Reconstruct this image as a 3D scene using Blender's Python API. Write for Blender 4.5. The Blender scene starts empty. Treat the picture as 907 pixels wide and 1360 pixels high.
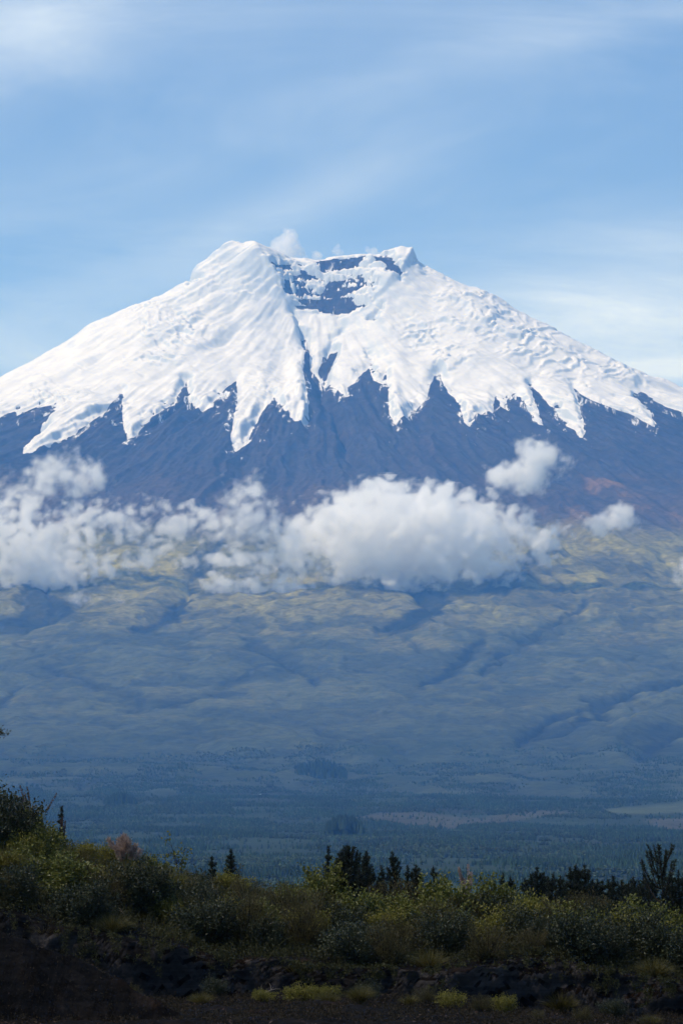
import bpy, math, random
import numpy as np
from mathutils import Vector
R = math.radians
rng = np.random.default_rng(7)
random.seed(7)
sc = bpy.context.scene
col = sc.collection

# ---------------------------------------------------------------- camera (eye level is z = 0, looks along +Y)
K = 1.5e-4                      # tangent per survey unit; 1 unit = 3 m on the mountain, 20 km away
D = 20000.0                     # distance of the summit axis
cd = bpy.data.cameras.new('camera')
cam = bpy.data.objects.new('camera', cd)
col.objects.link(cam)
cam.location = (0, 0, 0)
cam.rotation_euler = (R(90), 0, 0)
cd.sensor_fit = 'VERTICAL'
cd.sensor_height = 24.0
cd.lens = 12.0 / (680 * K)
cd.shift_y = 440 / 1360
cd.clip_start = 0.5
cd.clip_end = 200000
sc.camera = cam

# ---------------------------------------------------------------- sun, sky, exposure
SUN = Vector((-0.60, -0.17, 0.78)).normalized()      # towards the sun: high, from the left
sl = bpy.data.lights.new('sun', 'SUN')
sl.energy = 3.45
sl.angle = R(0.5)
sl.color = (1.0, 0.95, 0.89)
so = bpy.data.objects.new('sun', sl)
col.objects.link(so)
so.location = (-300, 100, 600)
so.rotation_euler = SUN.to_track_quat('Z', 'Y').to_euler()

wd = bpy.data.worlds.new('World')
sc.world = wd
wd.use_nodes = True
wt = wd.node_tree
wt.nodes.clear()


class N:
    """small helper that adds nodes to a tree"""
    def __init__(self, tree):
        self.t = tree

    def __call__(self, kind, ins=None, **props):
        n = self.t.nodes.new(kind)
        for k, v in props.items():
            setattr(n, k, v)
        for k, v in (ins or {}).items():
            s = n.inputs[k]
            if hasattr(v, 'is_output') or isinstance(v, bpy.types.NodeSocket):
                self.t.links.new(v, s)
            else:
                s.default_value = v
        return n

    def math(self, op, a, b=None, clamp=False):
        n = self.t.nodes.new('ShaderNodeMath')
        n.operation = op
        n.use_clamp = clamp
        for i, v in enumerate((a, b)):
            if v is None:
                continue
            if isinstance(v, bpy.types.NodeSocket):
                self.t.links.new(v, n.inputs[i])
            else:
                n.inputs[i].default_value = v
        return n.outputs[0]

    def mix(self, f, a, b, mode='MIX'):
        n = self.t.nodes.new('ShaderNodeMix')
        n.data_type = 'RGBA'
        n.blend_type = mode
        for i, v in ((0, f), (6, a), (7, b)):
            if isinstance(v, bpy.types.NodeSocket):
                self.t.links.new(v, n.inputs[i])
            else:
                n.inputs[i].default_value = v
        return n.outputs[2]

    def ramp(self, f, stops, interp='LINEAR'):
        n = self.t.nodes.new('ShaderNodeValToRGB')
        n.color_ramp.interpolation = interp
        e = n.color_ramp.elements
        while len(e) < len(stops):
            e.new(0.5)
        for el, (p, c) in zip(e, stops):
            el.position = p
            el.color = c if len(c) == 4 else (*c, 1)
        self.t.links.new(f, n.inputs[0])
        return n.outputs[0]


def build_world():
    n = N(wt)
    out = n('ShaderNodeOutputWorld')
    bg = n('ShaderNodeBackground')
    bg.inputs['Strength'].default_value = 0.15
    tc = n('ShaderNodeTexCoord')
    # thin high air: read the sky somewhat higher up than the view direction
    lift = n('ShaderNodeVectorMath', {0: tc.outputs['Generated'], 1: (1, 1, 2.3)}, operation='MULTIPLY')
    lift = n('ShaderNodeVectorMath', {0: lift.outputs[0], 1: (0, 0, 0.05)}, operation='ADD')
    sky = n('ShaderNodeTexSky', {'Vector': lift.outputs[0]}, sky_type='NISHITA', sun_disc=False,
            sun_elevation=math.asin(SUN.z), sun_rotation=math.atan2(SUN.x, SUN.y), altitude=3200,
            air_density=1.0, dust_density=0.4, ozone_density=2.5)
    sp = n('ShaderNodeSeparateXYZ', {0: tc.outputs['Generated']})
    yy = n.math('MAXIMUM', n.math('ABSOLUTE', sp.outputs[1]), 0.05)
    az = n.math('DIVIDE', sp.outputs[0], yy)
    el = n.math('DIVIDE', sp.outputs[2], yy)
    co = n('ShaderNodeCombineXYZ', {0: az, 1: el, 2: 0.37})
    # cirrus streaks, long axis rising to the right
    mp = n('ShaderNodeMapping', {0: co.outputs[0], 'Rotation': (0, 0, R(-24)), 'Scale': (7, 34, 1)})
    n1 = n('ShaderNodeTexNoise', {'Vector': mp.outputs[0], 'Scale': 1.0, 'Detail': 12, 'Roughness': 0.68, 'Distortion': 0.9})
    mp2 = n('ShaderNodeMapping', {0: co.outputs[0], 'Rotation': (0, 0, R(-12)), 'Scale': (11, 22, 1), 'Location': (3.1, 1.7, 0)})
    n2 = n('ShaderNodeTexNoise', {'Vector': mp2.outputs[0], 'Scale': 1.0, 'Detail': 5, 'Roughness': 0.5, 'Distortion': 0.2})
    c1 = n.math('MULTIPLY', n.math('SUBTRACT', n1.outputs[0], 0.46, True), 0.45)
    c2 = n.math('MULTIPLY', n.math('SUBTRACT', n2.outputs[0], 0.46, True), 0.5)
    cov = n.math('ADD', c1, c2)

    def bank(a0, e0, wa, we, amp, rot=0.0):
        # a broader sheet of high cloud centred on a direction
        s, c = math.sin(rot), math.cos(rot)
        da, de = n.math('SUBTRACT', az, a0), n.math('SUBTRACT', el, e0)
        u = n.math('ADD', n.math('MULTIPLY', da, c / wa), n.math('MULTIPLY', de, s / wa))
        v = n.math('ADD', n.math('MULTIPLY', da, -s / we), n.math('MULTIPLY', de, c / we))
        q = n.math('ADD', n.math('MULTIPLY', u, u), n.math('MULTIPLY', v, v))
        g = n.math('POWER', 2.718, n.math('MULTIPLY', q, -1.0))
        tex = n.math('ADD', n.math('MULTIPLY', n.math('POWER', n1.outputs[0], 2.0), 2.3), n.math('MULTIPLY', n2.outputs[0], 0.6))
        return n.math('MULTIPLY', n.math('MULTIPLY', g, tex), amp)
    for b in BANKS:
        cov = n.math('ADD', cov, bank(*b))
    cov = n.math('MINIMUM', n.math('ADD', cov, 0.055), 0.75)
    blue = n.mix(1.0, sky.outputs[0], (1.20, 1.42, 1.49, 1), 'MULTIPLY')
    cl = n.mix(cov, blue, (5.9, 6.9, 8.0, 1))
    wt.links.new(cl, bg.inputs['Color'])
    wt.links.new(bg.outputs[0], out.inputs['Surface'])


BANKS = [(-0.061, 0.164, 0.032, 0.012, 0.34, 0.25),
         (0.056, 0.106, 0.036, 0.013, 0.62, 0.10),
         (0.068, 0.0945, 0.012, 0.0025, 0.5, 0.0),
         (-0.012, 0.126, 0.032, 0.006, 0.20, 0.42),
         (0.040, 0.160, 0.045, 0.005, 0.14, 0.22),
         (-0.060, 0.098, 0.020, 0.012, 0.22, 0.2)]
build_world()

vs = sc.view_settings
sc.display_settings.display_device = 'sRGB'
vs.view_transform = 'Standard'
vs.look = 'None'
vs.exposure = 0.15
vs.gamma = 1.0
cy = sc.cycles
cy.use_denoising = True
try:
    cy.denoiser = 'OPENIMAGEDENOISE'
    cy.denoising_prefilter = 'ACCURATE'
    cy.denoising_input_passes = 'RGB_ALBEDO_NORMAL'
except Exception:
    pass
cy.max_bounces = 44
cy.diffuse_bounces = 3
cy.glossy_bounces = 2
cy.volume_bounces = 40
cy.transparent_max_bounces = 128
cy.sample_clamp_indirect = 10.0


# ---------------------------------------------------------------- numpy noise
def _h(ix, iy, iz, seed):
    h = (ix.astype(np.uint32) * np.uint32(374761393) + iy.astype(np.uint32) * np.uint32(668265263)
         + iz.astype(np.uint32) * np.uint32(2246822519) + np.uint32((seed * 3266489917) & 0xFFFFFFFF))
    h ^= h >> np.uint32(13)
    h *= np.uint32(1274126177)
    h ^= h >> np.uint32(16)
    h *= np.uint32(2654435761)
    h ^= h >> np.uint32(15)
    return h


def noise2(x, y, seed=0):
    x = np.asarray(x, float)
    y = np.asarray(y, float)
    xi = np.floor(x).astype(np.int64)
    yi = np.floor(y).astype(np.int64)
    fx, fy = x - xi, y - yi
    u = fx * fx * fx * (fx * (fx * 6 - 15) + 10)
    v = fy * fy * fy * (fy * (fy * 6 - 15) + 10)
    z0 = np.zeros_like(xi)

    def g(i, j):
        a = _h(xi + i, yi + j, z0, seed).astype(float) * (2 * math.pi / 4294967296.0)
        return np.cos(a) * (fx - i) + np.sin(a) * (fy - j)
    a, b, c, d = g(0, 0), g(1, 0), g(0, 1), g(1, 1)
    return 1.5 * ((a * (1 - u) + b * u) * (1 - v) + (c * (1 - u) + d * u) * v)


def fbm2(x, y, octv=4, seed=0, gain=0.5, lac=2.03):
    s, a, t = 0.0, 1.0, 0.0
    for o in range(octv):
        s = s + a * noise2(x, y, seed + o * 17)
        t += a
        a *= gain
        x, y = x * lac + 5.3, y * lac + 1.7
    return s / t


def ridge2(x, y, octv=4, seed=0, gain=0.5):
    s, a, t = 0.0, 1.0, 0.0
    for o in range(octv):
        s = s + a * (1 - 2 * np.abs(noise2(x, y, seed + o * 17)))
        t += a
        a *= gain
        x, y = x * 2.03 + 5.3, y * 2.03 + 1.7
    return s / t


def noise3(x, y, z, seed=0):
    xi, yi, zi = (np.floor(q).astype(np.int64) for q in (x, y, z))
    fx, fy, fz = x - xi, y - yi, z - zi
    u, v, w = (f * f * f * (f * (f * 6 - 15) + 10) for f in (fx, fy, fz))

    def g(i, j, k):
        h = _h(xi + i, yi + j, zi + k, seed)
        gx = ((h & np.uint32(1023)).astype(float) / 511.5 - 1)
        gy = (((h >> np.uint32(10)) & np.uint32(1023)).astype(float) / 511.5 - 1)
        gz = (((h >> np.uint32(20)) & np.uint32(1023)).astype(float) / 511.5 - 1)
        return gx * (fx - i) + gy * (fy - j) + gz * (fz - k)
    x00 = g(0, 0, 0) * (1 - u) + g(1, 0, 0) * u
    x10 = g(0, 1, 0) * (1 - u) + g(1, 1, 0) * u
    x01 = g(0, 0, 1) * (1 - u) + g(1, 0, 1) * u
    x11 = g(0, 1, 1) * (1 - u) + g(1, 1, 1) * u
    return 1.2 * ((x00 * (1 - v) + x10 * v) * (1 - w) + (x01 * (1 - v) + x11 * v) * w)


def fbm3(x, y, z, octv=4, seed=0, gain=0.5):
    s, a, t = 0.0, 1.0, 0.0
    for o in range(octv):
        s = s + a * noise3(x, y, z, seed + o * 13)
        t += a
        a *= gain
        x, y, z = x * 2.03 + 3.1, y * 2.03 + 7.7, z * 2.03 + 1.3
    return s / t


def sstep(a, b, x):
    t = np.clip((x - a) / (b - a), 0, 1)
    return t * t * (3 - 2 * t)


def poly_sd(px, py, poly):
    """signed distance to a closed polygon, positive inside"""
    P = np.asarray(poly, float)
    Q = np.roll(P, -1, 0)
    d2 = np.full(px.shape, 1e18)
    ins = np.zeros(px.shape, bool)
    for (ax, ay), (bx, by) in zip(P, Q):
        ex, ey = bx - ax, by - ay
        L = ex * ex + ey * ey
        if L < 1e-9:
            continue
        t = np.clip(((px - ax) * ex + (py - ay) * ey) / L, 0, 1)
        d2 = np.minimum(d2, (px - ax - t * ex) ** 2 + (py - ay - t * ey) ** 2)
        if ay != by:
            c = ((ay > py) != (by > py)) & (px < ex * (py - ay) / ey + ax)
            ins ^= c
    d = np.sqrt(d2)
    return np.where(ins, d, -d)


def line_sd(px, py, line):
    d2 = np.full(px.shape, 1e18)
    for (ax, ay), (bx, by) in zip(line[:-1], line[1:]):
        ex, ey = bx - ax, by - ay
        t = np.clip(((px - ax) * ex + (py - ay) * ey) / (ex * ex + ey * ey), 0, 1)
        d2 = np.minimum(d2, (px - ax - t * ex) ** 2 + (py - ay - t * ey) ** 2)
    return np.sqrt(d2)


# ---------------------------------------------------------------- object helpers
def tag(o, label=None, cat=None, group=None, kind=None):
    if label:
        o['label'] = label
    if cat:
        o['category'] = cat
    if group:
        o['group'] = group
    if kind:
        o['kind'] = kind
    return o


def raw_mesh(name, V, F, smooth=True):
    """mesh from arrays: V (n,3); F a list of (m,k) int arrays"""
    if not isinstance(F, (list, tuple)):
        F = [F]
    F = [f for f in F if len(f)]
    me = bpy.data.meshes.new(name)
    V = np.asarray(V, np.float32)
    me.vertices.add(len(V))
    me.vertices.foreach_set('co', V.ravel())
    loops = np.concatenate([f.ravel() for f in F]).astype(np.int32)
    tot = np.concatenate([np.full(len(f), f.shape[1]) for f in F]).astype(np.int32)
    st = np.concatenate([[0], np.cumsum(tot)[:-1]]).astype(np.int32)
    me.loops.add(len(loops))
    me.loops.foreach_set('vertex_index', loops)
    me.polygons.add(len(tot))
    me.polygons.foreach_set('loop_start', st)
    me.polygons.foreach_set('loop_total', tot)
    me.polygons.foreach_set('use_smooth', np.full(len(tot), smooth))
    me.update(calc_edges=True)
    return me


def link(name, me, mat, parent=None):
    if mat is not None and not me.materials:
        me.materials.append(mat)
    o = bpy.data.objects.new(name, me)
    col.objects.link(o)
    if parent is not None:
        o.parent = parent
    return o


def set_col(me, C, name='Col'):
    a = me.color_attributes.new(name, 'FLOAT_COLOR', 'POINT')
    C = np.asarray(C, np.float32)
    if C.shape[1] == 3:
        C = np.hstack([C, np.ones((len(C), 1), np.float32)])
    a.data.foreach_set('color', C.ravel())


def set_val(me, A, name):
    a = me.attributes.new(name, 'FLOAT', 'POINT')
    a.data.foreach_set('value', np.asarray(A, np.float32))


def empty(name, loc, rz=0.0, s=1.0):
    o = bpy.data.objects.new(name, None)
    col.objects.link(o)
    o.location = loc
    o.rotation_euler = (0, 0, rz)
    o.scale = (s, s, s)
    o.empty_display_size = 0.2
    return o


def new_mat(name):
    m = bpy.data.materials.new(name)
    m.use_nodes = True
    m.node_tree.nodes.clear()
    return m, N(m.node_tree)


# ---------------------------------------------------------------- the volcano's surface
# survey angles: u to the right, v downwards (eye level v = 1120, straight ahead u = 454)
UC = 425.0                                  # summit axis
XC = (UC - 454) * K * D
SKY_L = [(425, 346), (412, 347), (385, 342), (360, 334), (350, 330), (335, 324), (322, 330), (310, 326), (300, 329), (285, 340),
         (275, 350), (262, 357), (256, 365), (251, 384), (240, 388), (200, 403), (160, 418), (120, 440), (80, 468), (40, 492),
         (0, 515), (-200, 612), (-500, 730), (-1000, 870), (-2200, 1010), (-4500, 1110), (-9000, 1128)]
SKY_R = [(425, 346), (440, 344), (480, 340), (510, 340), (525, 338), (533, 335), (549, 336), (554, 348), (568, 358), (600, 376),
         (660, 403), (700, 425), (745, 448), (790, 474), (830, 495), (870, 512), (907, 530), (1100, 622), (1400, 737), (1900, 872),
         (3000, 1010), (5400, 1110), (9900, 1128)]
FRONT = [(0, 346), (70, 352), (130, 384), (220, 410), (350, 437), (700, 491), (1100, 536), (1500, 574), (2200, 642), (3000, 706),
         (4000, 780), (5000, 832), (6500, 902), (9000, 1000), (11000, 1050), (13500, 1100), (16000, 1146), (17500, 1190),
         (19000, 1300), (19600, 1520)]
tabL = (np.array([(UC - p) * K * D for p, q in SKY_L]), np.array([(1120 - q) * K * D for p, q in SKY_L]))
SOFT_L = [p for p in SKY_L if not 205 < p[0] < 320]
tabS = (np.array([(UC - p) * K * D for p, q in SOFT_L]), np.array([(1120 - q) * K * D for p, q in SOFT_L]))
tabR = (np.array([(p - UC) * K * D for p, q in SKY_R]), np.array([(1120 - q) * K * D for p, q in SKY_R]))
tabF = (np.array([r for r, q in FRONT] + [40000.0]), np.array([(1120 - q) * K * (D - r) for r, q in FRONT] + [-26.0]))


def base_height(x, y):
    dx, dy = x - XC, y - D
    r = np.hypot(dx, dy) + 1e-6
    c2 = (dx / r) ** 2
    soft = np.interp(r, *tabS)
    lf = soft + (np.interp(r, *tabL) - soft) * np.exp(-(dy / 110.0) ** 2)
    zs = np.where(dx < 0, lf, np.interp(r, *tabR))
    zf = np.interp(r, *tabF)
    return zs * c2 + zf * (1 - c2)


def survey(x, y, z):
    return x / (y * K) + 454, 1120 - z / (y * K)


SPURS = [(165, 545, 120, 620), (249, 530, 215, 620), (314, 530, 285, 640), (366, 552, 340, 650), (480, 510, 500, 600), (577, 522, 575, 620),
         (657, 548, 680, 630), (707, 534, 760, 630), (763, 534, 830, 630)]
GULLIES = [  # (line in survey angles, half width, depth in metres)
    ([(392, 418), (403, 450), (412, 490), (432, 530), (452, 575), (470, 620)], 9, 38),
    ([(452, 440), (441, 466), (430, 492), (424, 510)], 8, 22),
    ([(248, 786), (232, 808), (205, 826), (178, 838)], 11, 55), ([(270, 752), (258, 772), (248, 790)], 10, 35),
    ([(548, 782), (562, 800), (574, 815), (540, 828), (505, 834)], 12, 60),
    ([(735, 735), (700, 765), (672, 788), (655, 812)], 11, 45), ([(60, 780), (74, 800), (64, 826), (40, 838)], 9, 45),
    ([(120, 800), (85, 815), (62, 828)], 7, 32), ([(320, 690), (290, 715), (262, 745)], 9, 35),
    ([(905, 905), (850, 916), (790, 930), (740, 945), (690, 975)], 7, 26), ([(800, 940), (750, 962), (705, 975), (690, 980)], 8, 26),
    ([(905, 968), (878, 985), (850, 1000)], 8, 26), ([(640, 850), (600, 880), (560, 905)], 7, 20),
    ([(330, 850), (370, 870), (420, 905)], 7, 16), ([(60, 880), (120, 905), (190, 925)], 6, 14),
    ([(300, 905), (350, 885), (400, 876)], 5, 14), ([(170, 940), (250, 925), (330, 915)], 5, 14),
    ([(420, 960), (470, 975), (540, 990)], 5, 10), ([(880, 745), (897, 765), (925, 775)], 10, 30),
    ([(780, 800), (740, 830), (690, 850), (640, 880)], 7, 24), ([(30, 905), (10, 930), (-30, 950)], 6, 15)]
RIDGES = [([(338, 330), (368, 385), (388, 420), (398, 470), (404, 540)], 14, 26),
          ([(500, 362), (512, 400), (520, 460), (522, 540)], 16, 16),
          ([(735, 700), (790, 720), (850, 745)], 18, 22), ([(660, 800), (700, 770), (735, 745)], 14, 24),
          ([(830, 975), (860, 955), (905, 935)], 16, 34), ([(770, 955), (800, 975), (820, 1000)], 14, 22),
          ([(0, 800), (40, 790), (90, 810)], 16, 22), ([(0, 640), (90, 690), (160, 750)], 20, 20)]


def ravines(x, y):
    return ridge2(x / 420 + .8 * fbm2(x / 300, y / 500, 3, 24), y / 900 + .3 * fbm2(x / 300, y / 600, 3, 25), 5, 22, .58)


def height(x, y):
    """base cone plus ribs, gullies and roughness; returns z and the survey angles of the plain cone"""
    z0 = base_height(x, y)
    yy = np.maximum(y, 3000)
    u, v = survey(x, yy, z0)
    dx, dy = x - XC, y - D
    r = np.hypot(dx, dy) + 1e-6
    th = np.arctan2(dx, -dy)
    front = sstep(11500, 9000, r) * sstep(150, 700, r)
    # radial ribs that widen downhill
    rib = ridge2(th * 9 + 0.35 * fbm2(x / 700, y / 700, 3, 5), np.log(r + 200) * 1.4, 4, 11)
    rib2 = ridge2(th * 26 + 0.5 * fbm2(x / 300, y / 300, 3, 6), np.log(r + 200) * 3, 3, 12)
    lowf = sstep(7000, 1500, r)
    iced = sstep(575, 500, v)
    rib0 = 1.1 * fbm2(th * 6 + 0.6 * fbm2(x / 500, y / 500, 2, 5), np.log(r + 200) * 1.6, 2, 11)
    z = z0 + front * ((rib * (1 - iced) + rib0 * iced) * (15 + 20 * sstep(900, 3500, r)) + rib2 * 25 * (1 - iced)) * lowf
    # rolling ground of the apron
    ap = sstep(2600, 4500, r) * sstep(16500, 9000, r)
    z = z + ap * (fbm2(x / 900, y / 1400, 5, 21) * 38 + -ravines(x, y) * 20 + fbm2(x / 110, y / 200, 4, 23) * 7)
    z = z + sstep(13000, 6000, r) * fbm2(x / 90, y / 90, 4, 31) * (4 + 3 * sstep(5000, 2500, r))
    near = (u > -300) & (u < 1200) & (y > 9000) & (y < D + 400)
    un, vn = u[near] + 14 * fbm2(x[near] / 150, y[near] / 220, 4, 41, .6), v[near] + 12 * fbm2(x[near] / 150, y[near] / 220, 4, 42, .6)
    dz = np.zeros(un.shape)
    rise = y[near] / D
    for ln, w, dep in GULLIES:
        d = line_sd(un, vn, ln)
        dz -= dep * (0.5 if 600 < ln[0][1] < 845 and dep > 25 else 1.15) * rise * np.exp(-(d / w) * 1.3)
    for a, b, c, e in SPURS:
        d = line_sd(un, vn, [(a, b), (c, e)])
        dz += 16 * np.exp(-(d / 14) * 1.2)
    for ln, w, dep in RIDGES:
        d = line_sd(un, vn, ln)
        dz += dep * rise * np.exp(-(d / w) ** 2)
    keep = sstep(20, 160, np.abs(y[near] - D) + 0 * un)      # leave the skyline alone
    zz = z[near] + dz * keep
    led = np.zeros(un.shape)
    for poly in (ROCKS[0][0], ROCKS[2][0]):
        led = np.maximum(led, sstep(-6, 8, poly_sd(u[near], v[near], poly)))
    xx, yn = x[near], y[near]
    led = led * (ridge2(xx / 150 + .5 * fbm2(xx / 60, yn / 60, 3, 43), v[near] / 16, 4, 44, .6) * 22 + fbm2(xx / 34, yn / 34, 2, 45) * 7)
    z[near] = zz + led * sstep(12, 60, D - yn)
    return z, u, v


SNOWLINE = [(-260, 690), (-160, 640), (-60, 592), (0, 562), (10, 555), (35, 549), (60, 543), (74, 546), (80, 583), (100, 580), (120, 567),
            (150, 543), (164, 524), (163, 560), (169, 590), (178, 593), (190, 575), (210, 560), (235, 536), (249, 508), (251, 538),
            (262, 548), (275, 551), (285, 548), (284, 540), (300, 524), (315, 508), (317, 540), (310, 570), (307, 590), (314, 604),
            (325, 595), (340, 570), (352, 550), (365, 532), (377, 556), (395, 566), (406, 570), (411, 560), (408, 530), (403, 500),
            (405, 470), (401, 452), (407, 448), (411, 462), (414, 488), (430, 500), (445, 515), (455, 527), (463, 532), (462, 518), (472, 512), (480, 500), (490, 490),
            (497, 508), (505, 516), (513, 498), (516, 530), (517, 556), (525, 568), (535, 563), (555, 545), (568, 532), (576, 500),
            (584, 496), (591, 520), (602, 530), (612, 545), (617, 570), (622, 578), (632, 560), (640, 555), (654, 555), (658, 528),
            (668, 553), (675, 530), (685, 526), (700, 550), (714, 572), (722, 576), (717, 558), (708, 538), (706, 514), (722, 536),
            (740, 555), (758, 575), (772, 591), (777, 583), (770, 552), (761, 514), (780, 535), (800, 543), (820, 548), (845, 560),
            (867, 577), (873, 570), (860, 552), (844, 530), (851, 520), (880, 540), (907, 553), (1000, 590), (1200, 650), (1400, 700)]
SNOW_TONGUE = [(88, 540), (68, 562), (33, 604), (31, 611), (40, 611), (62, 600), (104, 580), (110, 560)]
ROCKS = [  # (outline, how solid: higher means less snow caught on it)
    ([(350, 352), (372, 347), (420, 352), (428, 372), (470, 362), (500, 370), (502, 394), (488, 416), (455, 427), (420, 420),
      (393, 410), (366, 384)], -0.3),
    ([(395, 398), (420, 402), (448, 398), (470, 402), (488, 412), (455, 426), (420, 418), (398, 410)], 0.9),
    ([(411, 347), (480, 340), (524, 339), (538, 368), (532, 377), (500, 361), (470, 364), (425, 364)], 0.7),
    ([(383, 340), (402, 346), (404, 349), (384, 345)], 0.8),
    ([(548, 346), (556, 350), (572, 363), (566, 364)], 0.7),
    ([(490, 430), (497, 420), (510, 413), (508, 422), (497, 432)], 0.8),
    ([(423, 490), (429, 470), (441, 461), (449, 462), (443, 482), (431, 497)], 1.0),
    ([(398, 440), (408, 447), (411, 465), (410, 500), (416, 520), (411, 548), (404, 520), (403, 480)], 0.9),
    ([(250, 384), (252, 376), (268, 372), (262, 380)], 0.8),
    ([(484, 466), (487, 464), (499, 492), (496, 503)], 0.4),
]
SNOW_WEDGE = [(482, 343), (496, 343), (500, 352), (492, 364), (478, 366), (476, 356), (486, 352)]
FULL_SNOW = SNOWLINE + [(1400, 0), (-260, 0)]


def grid_axis(pieces):
    a = [np.arange(s, e, h) for s, e, h in pieces]
    return np.unique(np.round(np.concatenate(a), 3))


def grid_faces(nx, ny):
    i = np.arange((nx - 1) * (ny - 1))
    r, c = i // (nx - 1), i % (nx - 1)
    a = r * nx + c
    return np.stack([a, a + 1, a + nx + 1, a + nx], 1)


SHADOW_PATCHES = [  # cloud and ravine shadows on the slope, painted as dark colour
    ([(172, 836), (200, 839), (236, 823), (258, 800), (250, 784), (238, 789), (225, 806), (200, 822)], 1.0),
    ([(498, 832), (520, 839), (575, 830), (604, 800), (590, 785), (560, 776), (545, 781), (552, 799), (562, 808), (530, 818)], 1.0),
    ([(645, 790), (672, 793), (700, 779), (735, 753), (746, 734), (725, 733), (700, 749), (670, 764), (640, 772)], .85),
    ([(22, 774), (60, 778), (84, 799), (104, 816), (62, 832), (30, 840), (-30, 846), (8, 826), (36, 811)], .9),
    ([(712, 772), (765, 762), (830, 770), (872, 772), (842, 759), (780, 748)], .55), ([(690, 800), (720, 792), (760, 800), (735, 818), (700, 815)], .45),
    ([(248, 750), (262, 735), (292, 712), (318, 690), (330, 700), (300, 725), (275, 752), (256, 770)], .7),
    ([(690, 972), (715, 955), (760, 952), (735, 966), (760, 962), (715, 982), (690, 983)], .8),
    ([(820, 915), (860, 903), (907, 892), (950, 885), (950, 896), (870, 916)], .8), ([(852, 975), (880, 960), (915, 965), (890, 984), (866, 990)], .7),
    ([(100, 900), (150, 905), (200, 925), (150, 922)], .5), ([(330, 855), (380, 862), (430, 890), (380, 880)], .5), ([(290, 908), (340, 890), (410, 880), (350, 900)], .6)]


def mountain_colours(x, y, z, u, v):
    uu = u + 16 * fbm2(x / 260, y / 420, 4, 51)
    vv = v + 14 * fbm2(x / 240, y / 380, 4, 52) + 3 * fbm2(x / 40, y / 40, 3, 53)
    rock = np.array([0.023, 0.0215, 0.024])
    ash = np.array([0.085, 0.060, 0.040])
    rust = np.array([0.17, 0.10, 0.042])
    straw = np.array([0.29, 0.255, 0.062])
    grass = np.array([0.180, 0.172, 0.056])
    shrub = np.array([0.074, 0.084, 0.043])
    wood = np.array([0.021, 0.033, 0.018])
    n = len(x)
    th = np.arctan2(x - XC, D - y)
    C = np.tile(rock, (n, 1)) * (1.0 + 1.1 * ridge2(th * 30 + .6 * fbm2(x / 260, y / 260, 3, 58), z / 700, 4, 59)[:, None] + 0.7 * fbm2(x / 50, y / 50, 3, 54)[:, None]).clip(.35, 2.4)
    rd = sstep(.1, .5, fbm2(x / 200, z / 130, 4, 60))[:, None] * .6
    C = C * (1 - rd) + C * np.array([1.45, 1.2, 1.05]) * rd

    def lay(c, m):
        nonlocal C
        m = np.clip(m, 0, 1)[:, None]
        C = C * (1 - m) + c * m
    n1, n2 = fbm2(x / 180, y / 300, 4, 55), fbm2(x / 420, y / 500, 4, 56)
    lay(ash, sstep(615, 690, vv) * (0.55 + 0.9 * n1))
    lay(rust, sstep(630, 650, vv) * sstep(745, 690, vv) * sstep(660, 790, uu) * sstep(0.12, 0.5, n1 + 0.05) * 0.7)
    lay(grass, sstep(690, 735, vv) * (0.78 + 0.5 * n1))
    lay(straw, sstep(700, 740, vv) * sstep(850, 800, vv) * sstep(-0.35, 0.45, n2 + 0.2 * n1) * 0.75)
    lay(shrub, sstep(790, 875, vv + 70 * n2 + 30 * n1))
    lay(shrub * .62, sstep(690, 760, vv) * sstep(.12, .42, fbm2(x / 70, y / 130, 4, 57)) * .75)
    lay(shrub * np.array([1.35, 1.2, 1.0]), sstep(860, 900, vv) * sstep(0.0, 0.4, n1) * 0.8)
    # forest belts on the low ground
    lay(wood, sstep(915, 1010, vv + 30 * n2) * (0.75 + 0.6 * n1))
    rv = ravines(x, y)
    lay(np.array([0.020, 0.028, 0.021]), sstep(.30, .72, rv + .12 * n1) * sstep(690, 800, vv) * .62)
    # dark scrub in gullies; the slope patches are shadows laid in as colour
    near = (u > -300) & (u < 1200) & (y > 9000) & (y < D)
    un, vn = u[near] + 14 * fbm2(x[near] / 150, y[near] / 220, 4, 41, .6), v[near] + 12 * fbm2(x[near] / 150, y[near] / 220, 4, 42, .6)
    g = np.zeros(n)
    gg = np.zeros(un.shape)
    for ln, w, dep in [q for q in GULLIES if q[0][0][1] > 845 or q[0][-1][1] > 850]:
        d = line_sd(un, vn, ln)
        gg = np.maximum(gg, sstep(1.15 * w, 0.35 * w, d) * min(1.0, dep / (36 if ln[0][1] < 845 else 20)))
    g[near] = gg
    for poly, am in SHADOW_PATCHES:
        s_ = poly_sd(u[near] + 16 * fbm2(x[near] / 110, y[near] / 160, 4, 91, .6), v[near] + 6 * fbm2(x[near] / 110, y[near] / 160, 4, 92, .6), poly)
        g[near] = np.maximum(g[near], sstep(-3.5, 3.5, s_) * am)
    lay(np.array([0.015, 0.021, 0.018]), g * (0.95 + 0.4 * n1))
    return np.clip(C, 0.006, 1)


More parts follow.
